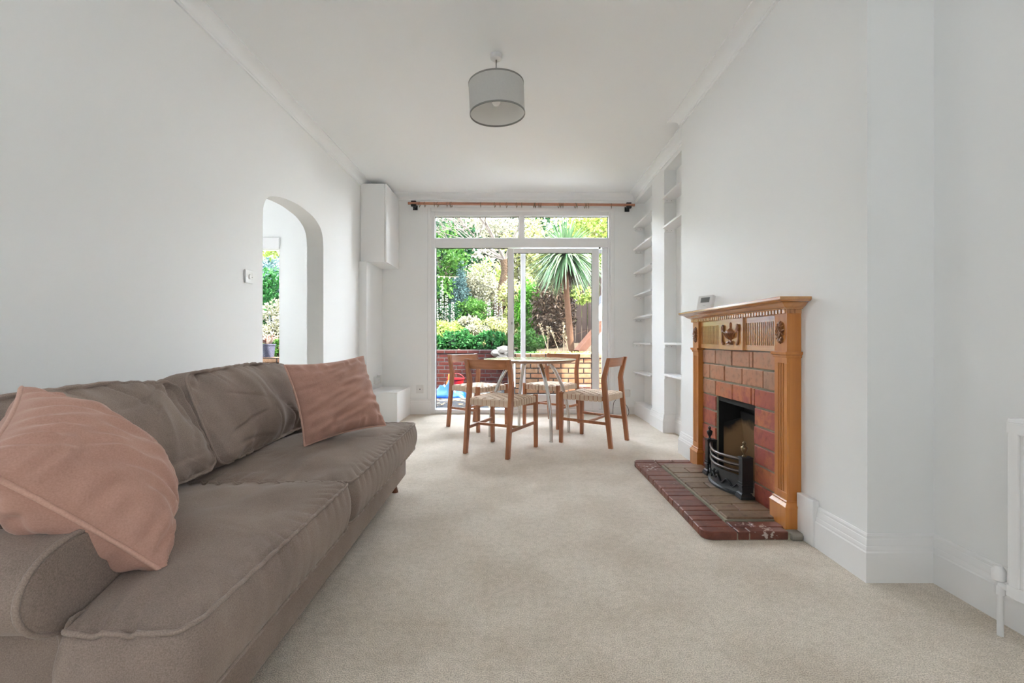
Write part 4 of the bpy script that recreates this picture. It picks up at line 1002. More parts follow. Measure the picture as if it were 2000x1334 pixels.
# hearth
he = thing('brick_hearth', 'low brick hearth slab with rounded corners on the carpet before the fireplace', 'hearth', (1.15, 2.83, 0))
hx0, hx1, hy0, hy1 = .900, 1.40, 2.175, 3.49
ol = []
for cx, cy, a0, r in ((hx0 + .05, hy1 - .05, 90, .045), (hx0 + .05, hy0 + .05, 180, .045)):
    for k in range(6): a = math.radians(a0 + 90 * k / 5); ol.append((cx + r * math.cos(a), cy + r * math.sin(a)))
ol += [(hx1 - .0, hy0 + .006), (hx1 - .0, hy1 - .006)]
mb_ = MB(); mb_.loft([[V((x, y, z)) for x, y in ol] for z in (0, .032)])
mb_.box(1.065, 1.36, 2.315, 3.325, .03, .045)
mesh_obj('mortar_bed', mb_, M['mortar'], he)
hb = MB()
def hbrick(x0, x1, y0, y1, z1=.042, g=.0018, z0=.002):
    j = lambda: rnd.uniform(-.0015, .0015)
    hb.box(x0 + g + j(), x1 - g + j(), y0 + g + j(), y1 - g + j(), z0, z1 + j())
def edge_brick(cx0, cx1, cy0, cy1, corner):   # bullnosed corner brick
    pts = []; r = .05
    if corner == 'near':
        pts = [(cx1, cy0), (cx1, cy1), (cx0, cy1)] + [(cx0 + r - r * math.cos(a), cy0 + r - r * math.sin(a)) for a in [PI / 2 * k / 6 for k in range(7)]]
    else:
        pts = [(cx1, cy1), (cx1, cy0), (cx0, cy0)] + [(cx0 + r - r * math.cos(a), cy1 - r + r * math.sin(a)) for a in [PI / 2 * k / 6 for k in range(7)]]
    hb.loft([[V((x, y, z)) for x, y in pts] for z in (.002, .042)])
edge_brick(hx0, 1.06, hy0, hy0 + .062, 'near'); edge_brick(hx0, 1.06, hy1 - .075, hy1, 'far')
ys = [hy0 + .064]
widths = [.075, .07, .045, .062, .05, .085, .065, .05, .06, .05, .09, .085, .07, .1, .08, .1]
while ys[-1] < hy1 - .13: ys.append(min(ys[-1] + widths[len(ys) % len(widths)] + .012, hy1 - .077))
ys[-1] = hy1 - .077
for a, b in zip(ys, ys[1:]): hbrick(hx0, 1.06, a, b)
for a, b in ((1.063, 1.12), (1.122, 1.31)): hbrick(a, b, hy0, hy0 + .062)
hbrick(1.063, 1.17, hy0 + .064, hy0 + .135); hbrick(1.172, 1.33, hy0 + .064, hy0 + .135)
hbrick(1.063, 1.19, hy1 - .075, hy1); hbrick(1.19, 1.33, hy1 - .075, hy1); hbrick(1.063, 1.33, hy1 - .16, hy1 - .077)
mesh_obj('border_bricks', hb, M['hearthbrick'], he, bev=.0055, bseg=3)
hb = MB()
yy = 2.32; alt = 0
for wdt in (.095, .10, .12, .14, .105, .11, .10, .11, .11):
    if alt % 3 == 1: hbrick(1.075, 1.19, yy, yy + wdt, .056, .003, .03); hbrick(1.192, 1.355, yy, yy + wdt, .056, .003, .03)
    else: hbrick(1.075, 1.355, yy, yy + wdt, .056, .003, .03)
    yy += wdt + .002; alt += 1
mesh_obj('inner_tiles', hb, M['hearthtile'], he, bev=.004)
mesh_obj('stone_end', MB().box(1.315, XB - .03, hy0 - .012, hy0 + .06, 0, .036), M['ledgeconc'], he, bev=.012)

# fire grate
gr = thing('fire_grate', 'black cast iron fire grate front with bowed bars and urn finials', 'fire grate', (1.30, 2.82, .056))
gz = .0575; gx = 1.305
for gy, nm in ((2.597, 'brass'), (3.06, 'iron')):
    po = MB()
    po.box(gx - .036, gx + .045, gy - .036, gy + .036, gz, gz + .016); 
    po.loft([[V((gx + s * a, gy + t * a, z)) for s, t in ((-1, -1), (1, -1), (1, 1), (-1, 1))] for a, z in ((.033, gz + .016), (.031, gz + .030), (.022, gz + .036))])
    po.box(gx - .022, gx + .040, gy - .022, gy + .022, gz + .034, gz + .225)
    po.box(gx - .027, gx + .040, gy - .026, gy + .026, gz + .066, gz + .078); po.box(gx - .027, gx + .040, gy - .026, gy + .026, gz + .086, gz + .092)
    po.box(gx - .025, gx + .040, gy - .025, gy + .025, gz + .225, gz + .236)
    o = mesh_obj('post', po, M['iron'], gr, bev=.002)
    mesh_obj('finial', MB().lathe([(.013, gz + .236), (.014, gz + .240), (.006, gz + .246), (.006, gz + .252), (.016, gz + .272), (.019, gz + .288), (.017, gz + .292), (.010, gz + .296), (.006, gz + .302), (.010, gz + .309), (.010, gz + .316), (.004, gz + .323), (.001, gz + .324)], (gx, gy, 0), 18), M[nm], o, smooth=40)
def bow(u, d): return gx + .004 - d * math.sin(PI * u)
GY0, GY1 = 2.615, 3.045
for z, r in ((gz + .215, .010), (gz + .178, .009), (gz + .142, .009)):
    mesh_obj('bar', MB().tube([V((bow(k / 20, .062), GY0 + (GY1 - GY0) * k / 20, z - .010 * math.sin(PI * k / 20))) for k in range(21)], r, 10), M['worniron'], gr, smooth=60)
pl = MB()
rings = []
for k in range(21):
    u = k / 20; x = bow(u, .060); y = GY0 + (GY1 - GY0) * u
    rings.append([V((x + .006, y, gz)), V((x - .022, y, gz)), V((x - .022, y, gz + .012)), V((x - .010, y, gz + .018)), V((x - .004, y, gz + .036)), V((x - .001, y, gz + .118)), V((x + .006, y, gz + .118))])
pl.loft(rings)
po = mesh_obj('front_plate', pl, M['iron'], gr, smooth=30)
orn = MB()
for s in (-1, 1):
    pts = []
    for k in range(24):
        u = .5 + s * (.02 + .44 * k / 23); y = GY0 + (GY1 - GY0) * u; pts.append(V((bow(u, .060) - .010, y, gz + .055 + .016 * math.sin(k * .62))))
    orn.tube(pts, [.0065 - .0025 * k / 23 for k in range(24)], 7)
    u = .5 + s * .05; y = GY0 + (GY1 - GY0) * u
    orn.lathe([(.001, -.016), (.010, -.012), (.013, -.004), (.013, 0)], (bow(u, .06) - .002, y, gz + .088), 12, 'X')
mesh_obj('scroll_ornament', orn, M['iron'], po, smooth=60)

# thermostat
th = thing('thermostat', 'small white digital thermostat standing on the mantel shelf', 'thermostat', (1.325, 3.19, 1.168), rz=math.radians(28), local=True)
tm = Matrix.Rotation(math.radians(14), 4, 'Y')
mesh_obj('body', MB().box(-.016, .016, -.062, .062, 0, .105, tm), M['plastic'], th, bev=.006, bseg=3)
mesh_obj('screen', MB().box(-.0172, -.0158, -.040, .032, .052, .088, tm), M['greyplastic'], th)
mesh_obj('bezel', MB().box(-.0168, -.0155, -.044, .036, .048, .092, tm), simple('pale_bezel', (.7, .7, .69), .4), th)
mesh_obj('foot', MB().box(-.002, .035, -.03, .03, 0, .004), M['plastic'], th)
mesh_obj('brand_mark', MB().box(-.0166, -.0158, -.012, .010, .028, .031, tm), simple('grey_print', (.45, .45, .45), .5), th)

# radiator
rd = thing('radiator', 'white panel radiator at the right edge on the alcove wall', 'radiator', (1.6, .95, .14))
rx = 1.562; ry0, ry1 = .55, 1.452
pn = MB()
zs_ = (.148, .70)
prof = []
y = ry1 - .035
pn.box(rx + .006, rx + .018, ry0, ry1, .15, .695)
pn.box(rx, rx + .02, ry0, ry1, .662, .70); pn.box(rx, rx + .02, ry0, ry1, .145, .186)
while y > ry0 + .02:
    pn.box(rx, rx + .008, y - .004, y + .028, .18, .67); y -= .0415
mesh_obj('panel', pn, M['trim'], rd, bev=.004)
mesh_obj('rear_panel', MB().box(rx + .065, rx + .078, ry0, ry1, .15, .70), M['trim'], rd, bev=.004)
mesh_obj('top_grille', MB().box(rx + .004, rx + .085, ry0, ry1, .698, .712), M['trim'], rd, bev=.005)
vl = MB(); vy = 1.478; vx = rx + .012
vl.tube([(vx, vy, 0), (vx, vy, .155)], .0085, 12); 
mesh_obj('pipe', vl, M['trim'], rd, smooth=50)
vv_ = MB(); vv_.tube([(vx, vy, .135), (vx, vy, .165)], .014, 8); vv_.tube([(vx, vy, .165), (vx, ry1 - .01, .165)], .010, 10); vv_.lathe([(.012, .175), (.017, .18), (.018, .21), (.010, .225), (.001, .226)], (vx + .0, vy + .004, 0), 14)
mesh_obj('valve', vv_, M['trim'], rd, smooth=40)
mesh_obj('bracket', MB().box(rx + .078, XR - .002, 1.2, 1.24, .2, .66), M['trim'], rd)

# ------------------------------------------------------------------ garden
def leaf_quad(mb, p, d, up, ln, wd, fold=.25):
    d = d.normalized(); s = d.cross(up)
    if s.length < 1e-3: s = d.orthogonal()
    s.normalize(); n = s.cross(d)
    a = p; b = p + d * ln * .5 + s * wd * .5 - n * wd * fold; c = p + d * ln; e = p + d * ln * .5 - s * wd * .5 - n * wd * fold; m = p + d * ln * .5
    o = len(mb.v); mb.v += [tuple(a), tuple(b), tuple(c), tuple(e), tuple(m)]
    mb.f += [(o, o + 1, o + 4), (o + 1, o + 2, o + 4), (o + 2, o + 3, o + 4), (o + 3, o, o + 4)]
def rv(r):
    while True:
        q = V((r.uniform(-1, 1), r.uniform(-1, 1), r.uniform(-1, 1)))
        if .05 < q.length < 1: return q
def bush(name, label, cat, base, rad, n, leaf, mat, seed, stem=None, clumps=40, top=None, group=None, twigs=5, cone=0.0, spread=.28):
    """leaves in clumps over an ellipsoid standing on base=(x,y,z); rad=(rx,ry,rz half height)"""
    r = random.Random(seed); base = V(base); c = base + V((0, 0, rad[2]))
    t = thing(name, label, cat, base, group)
    mb = MB(); cl = []
    for k in range(clumps):
        q = rv(r).normalized() * r.uniform(.55, 1.0); 
        w_ = 1 - cone * (q.z + 1) / 2
        cl.append(V((q.x * rad[0] * w_, q.y * rad[1] * w_, q.z * rad[2])))
    n = int(n * 1.8); leaf = (leaf[0] * .72, leaf[1] * .72)
    for k in range(n):
        k0 = cl[r.randrange(len(cl))]; o_ = rv(r)
        p = c + k0 + V((o_.x * rad[0], o_.y * rad[1], o_.z * rad[2])) * spread
        if p.z < base.z + .01: p.z = base.z + r.uniform(.01, .15)
        d = (k0.normalized() * .6 + rv(r) + V((0, 0, -.25)))
        leaf_quad(mb, p, d, rv(r).normalized(), leaf[0] * r.uniform(.6, 1.3), leaf[1] * r.uniform(.6, 1.3))
    mesh_obj('foliage', mb, M[mat], t)
    if twigs:
        sb = MB()
        for k in range(twigs):
            e = c + cl[k % len(cl)] * .9; sb.tube([base + V((r.uniform(-.04, .04), r.uniform(-.04, .04), 0)), base.lerp(e, .5) + rv(r) * .06, e], [.02, .013, .005], 5)
        mesh_obj('stems', sb, M['bark' if stem is None else stem], t)
    return t
def spikes(name, label, cat, base, n, h, w_, mat, seed, blade=.02, group=None, arch=.5, flowers=None):
    r = random.Random(seed); base = V(base); t = thing(name, label, cat, base, group); mb = MB()
    for k in range(n):
        a = r.uniform(0, 2 * PI); d = V((math.cos(a), math.sin(a), 0)); hh = h * r.uniform(.6, 1.1); ww = w_ * r.uniform(.3, 1.1); s = V((-d.y, d.x, 0)) * blade * .5
        prev = None; pts = []
        for q in range(6):
            u = q / 5; pts.append(base + d * (ww * u + .02) + V((0, 0, hh * (u - arch * u ** 3))))
        for q in range(5):
            w0 = s * (1 - (q / 5) ** 2); w1 = s * (1 - ((q + 1) / 5) ** 2)
            mb.quad(pts[q] - w0, pts[q] + w0, pts[q + 1] + w1, pts[q + 1] - w1)
    mesh_obj('blades', mb, M[mat], t)
    return t
# ground
GW = 6.8
def gz_at(x, y):
    if y < 9.0: return .68
    return .68 + (y - 9.0) * .16 + .05 * noise.noise(V((x * .8, y * .8, 0)))
struct('patio', MB().box(-8, 7, YB + .04, 9.2, -.2, .015), M['patio'])
g = MB(); nx, ny = 40, 34; xs = [-10 + 19 * i / nx for i in range(nx + 1)]; ys_ = [8.95 + 12 * j / ny for j in range(ny + 1)]
g.add([V((x, y, gz_at(x, y))) for y in ys_ for x in xs], [(j * (nx + 1) + i, j * (nx + 1) + i + 1, (j + 1) * (nx + 1) + i + 1, (j + 1) * (nx + 1) + i) for j in range(ny) for i in range(nx)])
struct('garden_slope', g, M['soil'], smooth=60)
struct('planter_bed', MB().box(X(1006, 6.9), 7, 6.95, 9.1, .0, .69), M['soil'])
struct('planter_bed', MB().box(-8, -3.15, 6.95, 9.1, .0, .68), M['soil'])
def brickwall(name, label, x0, x1, y0, y1, z1, mt):
    t = thing(name, label, 'garden wall', ((x0 + x1) / 2, y0, .015))
    mesh_obj('brick_face', MB().box(x0, x1, y0, y1, .015, z1 - .07), M[mt], t)
    mesh_obj('coping', MB().box(x0 - .01, x1 + .01, y0 - .012, y1 + .01, z1 - .07, z1), M[mt], t, bev=.01)
    return t
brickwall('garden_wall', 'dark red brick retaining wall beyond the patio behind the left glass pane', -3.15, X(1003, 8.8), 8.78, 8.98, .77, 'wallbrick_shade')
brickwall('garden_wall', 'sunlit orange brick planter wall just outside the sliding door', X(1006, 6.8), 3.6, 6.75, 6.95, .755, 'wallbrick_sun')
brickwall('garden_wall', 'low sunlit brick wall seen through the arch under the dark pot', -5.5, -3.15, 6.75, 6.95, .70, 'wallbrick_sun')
# rubble stones at the wall end
r = random.Random(3)
for k, (px, py, s) in enumerate(((972, 690, .13), (984, 684, .15), (994, 688, .14), (980, 696, .12), (992, 697, .15))):
    p = at(px, py, 8.7); mb = MB(); bm = bmesh.new(); bmesh.ops.create_icosphere(bm, subdivisions=2, radius=s)
    for v_ in bm.verts: v_.co = v_.co * (1 + .35 * noise.noise(v_.co * 9 + V((k * 3, 0, 0))))
    for v_ in bm.verts: v_.co.z *= .6
    mb.add([p + v_.co for v_ in bm.verts], [tuple(q.index for q in f_.verts) for f_ in bm.faces]); bm.free()
    solo('rubble_stone', 'pale rough stone in the heap at the end of the dark brick wall', 'stone', mb, M['rubble'], 'stones heaped at the wall end', smooth=40)
# fallen leaves: uncountable litter
mb = MB()
for k in range(700):
    p = V((r.uniform(-3, 1.2), r.uniform(6.15, 8.7), .017 + r.uniform(0, .02)))
    if p.x > -.1: p.y = 6.15 + (p.y - 6.15) * .2
    leaf_quad(mb, p, V((r.uniform(-1, 1), r.uniform(-1, 1), .05)), V((0, 0, 1)), r.uniform(.05, .12), r.uniform(.03, .07), .1)
o = solo('fallen_leaves', 'brown and pale fallen leaves scattered over the dark patio', 'leaves', mb, M['deadleaf']); o['kind'] = 'stuff'
# blue sheet and red bucket on the patio
p = at(876, 768, 7.6); p.z = .016
mb = MB(); n_ = 16; grid = []
for j in range(n_ + 1):
    for i in range(n_ + 1):
        u, v_ = i / n_ - .5, j / n_ - .5
        h_ = max(0, .20 * (1 - (2.0 * u) ** 2) * (1 - (2.0 * v_) ** 2)) * (1 + .9 * noise.noise(V((u * 6, v_ * 6, 3)))) + .03 * abs(noise.noise(V((u * 14, v_ * 14, 1))))
        grid.append(V((p.x + u * .62, p.y + v_ * .5, p.z + h_)))
mb.add(grid, [(j * (n_ + 1) + i, j * (n_ + 1) + i + 1, (j + 1) * (n_ + 1) + i + 1, (j + 1) * (n_ + 1) + i) for j in range(n_) for i in range(n_)])
o = solo('plastic_sheet', 'crumpled bright blue plastic sheet on the patio behind the left glass pane', 'sheet', mb, M['blue'], smooth=60)
sm = o.modifiers.new('thick', 'SOLIDIFY'); sm.thickness = .004
p = at(890, 745, 7.95); bz = .016
t = thing('bucket', 'red plastic bucket with an orange spade on the patio by the dark brick wall', 'bucket', (p.x, p.y, bz))
mesh_obj('pail', MB().lathe([(.001, bz), (.10, bz), (.145, bz + .26), (.155, bz + .262), (.155, bz + .275), (.138, bz + .275), (.095, bz + .01), (.001, bz + .01)], (p.x, p.y, 0), 28), M['red'], t, smooth=40)
mesh_obj('handle', MB().tube([(p.x + .15 * math.cos(a), p.y - .02, bz + .26 + .10 * math.sin(a)) for a in [PI * k / 12 for k in range(13)]], .006, 6), M['red'], t)
mesh_obj('spade', MB().loft([[V((p.x - .09 + x, p.y - .17, z)) for x in (-.05 * w_, .05 * w_)] + [V((p.x - .09 + x, p.y - .155, z)) for x in (.05 * w_, -.05 * w_)] for w_, z in ((.3, bz + .0), (1, bz + .12), (1, bz + .22), (.4, bz + .27), (.3, bz + .36))]), M['orange'], t, smooth=40)
# terracotta pot by the sunny wall
p = at(1146, 754, 6.6)
t = thing('terracotta_pot', 'pinkish terracotta pot against the sunny brick wall outside the door', 'plant pot', (p.x, 6.5, .016))
mesh_obj('pot', MB().lathe([(.001, .016), (.11, .016), (.15, .24), (.165, .24), (.168, .30), (.15, .30), (.14, .25), (.001, .25)], (p.x, 6.55, 0), 28), M['terracotta'], t, smooth=40)

# cordyline
cy = 8.4; b0 = at(1116, 678, cy); b0.z = .69; tp = at(1104, 500, cy)
co = thing('cordyline_palm', 'tall spiky cordyline palm with a bare orange trunk behind the sliding door', 'palm', b0)
mesh_obj('trunk', MB().tube([b0, b0.lerp(tp, .4) + V((-.01, 0, 0)), b0.lerp(tp, .7) + V((-.02, 0, 0)), tp], [.068, .056, .050, .06], 12), M['palmbark'], co, smooth=60)
mb = MB(); r = random.Random(12)
for k in range(520):
    el = math.asin(max(-1, min(1, r.uniform(-.72, 1.0)))); az = r.uniform(0, 2 * PI)
    d = V((math.cos(az) * math.cos(el), math.sin(az) * math.cos(el), math.sin(el)))
    ln = r.uniform(.62, .92) * (1.0 if el > -.3 else .85); wd = r.uniform(.028, .042)
    s = d.cross(V((0, 0, 1))); s = s.normalized() if s.length > .05 else V((1, 0, 0))
    droop = .10 + .20 * max(0, math.cos(el)) * (1.4 if el < .3 else .7); pts = [tp + V((0, 0, .02)) + d * ln * (q / 5) - V((0, 0, droop * (q / 5) ** 2.2)) for q in range(6)]
    o0 = len(mb.v); ws = [.5, .9, 1, .85, .5, .05]
    for q in range(6):
        nn = s.cross(d) * wd * .18
        mb.v += [tuple(pts[q] - s * wd * .5 * ws[q]), tuple(pts[q] - nn * ws[q]), tuple(pts[q] + s * wd * .5 * ws[q])]
    for q in range(5):
        a = o0 + q * 3; mb.f += [(a, a + 1, a + 4, a + 3), (a + 1, a + 2, a + 5, a + 4)]
mesh_obj('crown', mb, M['palmleaf'], co, smooth=60)
mb = MB()
for k in range(40):
    a = r.uniform(0, 2 * PI); d = V((math.cos(a), math.sin(a), 0)); leaf_quad(mb, tp + d * .07 + V((0, 0, -.05)), d * .28 + V((0, 0, -1)), d, r.uniform(.35, .7), .035)
mesh_obj('dead_skirt', mb, M['brownleaf'], co)

# leaning bare tree
ty_ = 11.0
tr = thing('bare_tree', 'leaning mossy tree trunk with pale bare branches behind the left pane', 'tree', at(972, 620, ty_))
pts = [at(972, 625, ty_), at(978, 590, ty_), at(984, 560, ty_), at(989, 530, ty_), at(986, 508, ty_)]
mesh_obj('trunk', MB().tube(pts, [.17, .15, .14, .13, .12], 10), M['bark'], tr, smooth=60)
br = MB(); r = random.Random(21)
def branch(p, d, ln, rad, lev):
    pts = [p]; q = p.copy(); dd = d.normalized()
    for k in range(4):
        dd = (dd + rv(r) * .30 + V((0, 0, .05))).normalized(); q = q + dd * ln / 4; pts.append(q.copy())
    br.tube(pts, [rad * (1 - .17 * k) for k in range(5)], 5 if lev < 2 else 3, cap=lev < 2)
    if lev < 3:
        for k in range(5 if lev < 2 else 4):
            pp = pts[r.choice((2, 3, 4))]; branch(pp, (dd + rv(r) * .95).normalized(), ln * r.uniform(.5, .75), rad * .5, lev + 1)
top_ = pts[-1]
for d, ln in ((V((-1, -.2, .55)), 1.6), (V((-.75, .3, 1)), 1.9), (V((-1, .1, .15)), 1.5), (V((-.3, -.3, 1)), 1.7), (V((.3, -.1, 1)), 1.4), (V((-.9, -.5, .8)), 1.9), (V((.8, .2, .8)), 1.2), (V((-.5, .5, .8)), 2.0)):
    branch(top_, d, ln, .028, 0)
mesh_obj('branches', br, M['twig'], tr)

# shrubs, conifers and background trees: (name, label, px, py_base, Y, rx, height, leaves, leaf size, material, cone)
def plant(name, label, cat, px, Y, rx, ry, zt, n, leaf, mt, seed, zb=None, **k):
    p = at(px, 600, Y); b = gz_at(p.x, Y) - .05 if zb is None else zb
    return bush(name, label, cat, (p.x, Y, b), (rx, ry, (zt - b) / 2), n, leaf, mt, seed, **k)
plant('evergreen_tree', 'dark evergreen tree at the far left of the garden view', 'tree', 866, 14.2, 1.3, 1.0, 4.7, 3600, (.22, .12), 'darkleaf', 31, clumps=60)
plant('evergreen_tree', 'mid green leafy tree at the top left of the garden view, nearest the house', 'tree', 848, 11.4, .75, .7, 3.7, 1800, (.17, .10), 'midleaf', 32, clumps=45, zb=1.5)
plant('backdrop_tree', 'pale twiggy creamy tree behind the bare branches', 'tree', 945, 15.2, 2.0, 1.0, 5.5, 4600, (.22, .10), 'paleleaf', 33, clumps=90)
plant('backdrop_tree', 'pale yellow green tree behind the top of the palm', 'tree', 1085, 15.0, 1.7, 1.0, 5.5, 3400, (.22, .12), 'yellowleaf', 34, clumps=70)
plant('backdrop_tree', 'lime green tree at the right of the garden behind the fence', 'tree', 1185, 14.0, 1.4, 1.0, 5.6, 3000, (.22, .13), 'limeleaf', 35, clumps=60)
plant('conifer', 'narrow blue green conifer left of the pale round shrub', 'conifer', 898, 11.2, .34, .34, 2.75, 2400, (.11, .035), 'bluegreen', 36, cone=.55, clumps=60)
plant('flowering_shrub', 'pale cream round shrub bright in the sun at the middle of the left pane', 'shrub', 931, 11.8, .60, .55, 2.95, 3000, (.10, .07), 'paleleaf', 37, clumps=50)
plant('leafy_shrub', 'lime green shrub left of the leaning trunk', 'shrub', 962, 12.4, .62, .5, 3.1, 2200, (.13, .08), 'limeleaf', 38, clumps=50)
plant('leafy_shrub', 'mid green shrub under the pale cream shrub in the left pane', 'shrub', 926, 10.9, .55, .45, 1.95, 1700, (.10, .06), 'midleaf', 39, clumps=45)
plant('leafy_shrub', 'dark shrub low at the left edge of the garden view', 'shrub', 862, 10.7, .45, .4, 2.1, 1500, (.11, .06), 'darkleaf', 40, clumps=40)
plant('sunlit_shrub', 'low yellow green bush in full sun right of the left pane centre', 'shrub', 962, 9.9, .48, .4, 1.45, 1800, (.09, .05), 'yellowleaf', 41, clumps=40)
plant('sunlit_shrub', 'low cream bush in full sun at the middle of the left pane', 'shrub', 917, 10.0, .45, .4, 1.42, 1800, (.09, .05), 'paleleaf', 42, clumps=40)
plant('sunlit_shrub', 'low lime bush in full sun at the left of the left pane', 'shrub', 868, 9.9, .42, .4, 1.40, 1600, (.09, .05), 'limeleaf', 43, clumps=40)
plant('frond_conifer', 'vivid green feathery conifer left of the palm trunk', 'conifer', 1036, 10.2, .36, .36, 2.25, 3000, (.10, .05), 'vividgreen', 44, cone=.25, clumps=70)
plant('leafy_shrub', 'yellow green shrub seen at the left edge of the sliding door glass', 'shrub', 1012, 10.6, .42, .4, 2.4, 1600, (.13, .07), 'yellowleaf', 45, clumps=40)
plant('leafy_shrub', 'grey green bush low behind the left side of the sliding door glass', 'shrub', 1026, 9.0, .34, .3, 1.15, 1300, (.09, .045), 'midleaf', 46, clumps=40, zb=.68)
plant('climber', 'small yellow green climber on the dark fence behind the palm', 'shrub', 1136, 9.6, .22, .15, 2.15, 300, (.14, .08), 'limeleaf', 47, clumps=16, zb=1.75, twigs=0)
# dead brown bush
p = at(1080, 640, 9.7)
db = thing('dead_bush', 'tangled brown dead bush behind the palm trunk', 'bush', (p.x, 9.7, .78))
mb = MB(); r = random.Random(50)
for k in range(260):
    a = V((p.x + r.gauss(0, .08), 9.7 + r.gauss(0, .08), .8 + r.uniform(0, 1.0))); d = rv(r) + V((0, 0, .35)); m1 = a + d * .25; mb.tube([a, m1, m1 + (d + rv(r) * .8) * r.uniform(.15, .3)], [.008, .005, .002], 3, cap=False)
mesh_obj('twigs', mb, M['deadtwig'], db)
mb = MB()
for k in range(2600):
    q = rv(r); leaf_quad(mb, V((p.x + q.x * .48, 9.75 + q.y * .4, 1.55 + q.z * .85)), rv(r), rv(r).normalized(), .10, .05)
mesh_obj('dead_foliage', mb, M['brownleaf'], db)
# ivy along the dark wall top
for k, px in enumerate((858, 880, 902, 924, 944, 962, 981)):
    p = at(px, 660, 9.12)
    bush('ivy_mound', ['glossy green ivy mound on the dark brick wall at its left end', 'green ivy mound second along from the left on the dark brick wall', 'green ivy mound on the dark brick wall left of its middle', 'green ivy mound on the middle of the dark brick wall', 'green ivy mound on the dark brick wall right of its middle', 'green ivy mound on the dark brick wall left of the rubble stones', 'green ivy mound just behind the rubble stones'][k], 'ivy', (p.x, 9.12, .70), (.17, .2, .17 + .03 * (k % 3)), 420, (.10, .075), 'ivy', 60 + k, clumps=22, group='ivy mounds along the dark brick wall', twigs=2)
# white flower spires
for k, (px, top) in enumerate(((863, 548), (872, 575), (884, 590), (853, 585), (955, 585), (969, 575), (978, 590))):
    p = at(px, 650, 10.25); zt = at(px, top, 10.25).z; b = V((p.x, 10.25, .86)); rr_ = random.Random(70 + k)
    t = thing('flower_spire', ['tallest white flower spire at the left of the garden view', 'white flower spire right beside the tallest one at the left', 'short white flower spire third from the left', 'white flower spire at the left pane edge', 'white flower spire left of the leaning trunk foot', 'tall white flower spire in front of the leaning trunk foot', 'short white flower spire nearest the sliding door stile'][k], 'flower', b, 'white flower spires in the sunlit bed')
    mesh_obj('stem', MB().tube([b, V((p.x + .01, 10.25, zt))], [.008, .003], 5), M['midleaf'], t)
    mb = MB()
    for q in range(130):
        u = rr_.uniform(.25, 1); z = b.z + (zt - b.z) * u; a = rr_.uniform(0, 2 * PI); d = V((math.cos(a), math.sin(a), .2)); leaf_quad(mb, V((p.x, 10.25, z)), d, V((0, 0, 1)), .085 * (1.15 - u * .8), .05)
    mesh_obj('petals', mb, M['whiteflower'], t)
# grasses on the planter
gl = ['green strap-leaved clump on the sunny planter at its left end', 'green strap-leaved clump left of the dry stalks on the planter', 'yellow green clump at the foot of the dry stalks', 'yellow green clump in front of the palm trunk', 'lime clump right of the palm trunk on the planter', 'lime clump at the right end of the planter by the leaning timber']
for k, (px, mt) in enumerate(((1020, 'ivy'), (1040, 'midleaf'), (1062, 'limeleaf'), (1090, 'limeleaf'), (1120, 'limeleaf'), (1148, 'yellowleaf'))):
    p = at(px, 690, 7.15)
    spikes('strap_leaf_clump', gl[k], 'plant', (p.x, 7.15, .70), 70, .17, .22, mt, 80 + k, .022, 'leafy clumps along the sunny planter', .75)
for k, (px, top, lean) in enumerate(((1062, 634, -.06), (1070, 640, .0), (1082, 640, -.07), (1101, 632, 0), (1106, 648, -.03))):
    p = at(px, 690, 7.4); zt = at(px, top, 7.4).z; b = V((p.x - lean * 1.6, 7.4, .70)); e = V((p.x + lean, 7.4, zt)); rr_ = random.Random(90 + k)
    t = thing('dry_flower_stalk', ['dry brown seed stalk leaning left, leftmost on the planter', 'short upright dry seed stalk second from the left on the planter', 'slanting dry seed stalk in the middle of the planter', 'thick upright dry seed stalk left of the palm trunk', 'dry seed stalk touching the left side of the palm trunk'][k], 'dry stalk', b, 'dry seed stalks on the planter')
    mesh_obj('stem', MB().tube([b, b.lerp(e, .5), e], [.006, .005, .003], 5), M['drystalk'], t)
    mb = MB()
    for q in range(36): u = rr_.uniform(.55, 1); leaf_quad(mb, b.lerp(e, u), V((rr_.uniform(-1, 1), rr_.uniform(-1, 1), .8)), rv(rr_).normalized(), .045, .02)
    mesh_obj('seed_heads', mb, M['drystalk'], t)
# leaning timber, fence, white outbuilding
a, b = at(1128, 690, 7.5), at(1176, 632, 7.9)
solo('timber_baulk', 'thick weathered red brown timber leaning at the right end of the planter', 'timber', MB().bar(a, b, .11, .13), M['timber'], bev=.006)
fe = thing('board_fence', 'dark vertical board fence behind the palm', 'fence', (2.2, 10.4, .8))
mb = MB(); x = 1.25; r = random.Random(5)
while x < 4.2: mb.box(x, x + .125, 10.4 + r.uniform(0, .02), 10.425 + .02, .82, 2.55 + r.uniform(-.02, .02)); x += .135
mesh_obj('boards', mb, M['fence'], fe)
for x in (1.22, 2.9, 4.2): mesh_obj('post', MB().box(x, x + .09, 10.43, 10.52, .8, 2.6), M['fence'], fe)
ob = thing('garden_shed', 'white rendered outbuilding with a dark roof edge beyond the right door gap', 'shed', (1.9, 7.4, .1))
mesh_obj('wall', MB().box(X(1171, 8.0), 3.2, 8.0, 8.6, .70, Z(590, 8.0)), M['render'], ob)
mesh_obj('roof_edge', MB().bar((X(1160, 7.9), 7.93, Z(598, 7.95)), (X(1206, 7.9), 7.93, Z(556, 7.95)), .12, .10), M['slate'], ob)
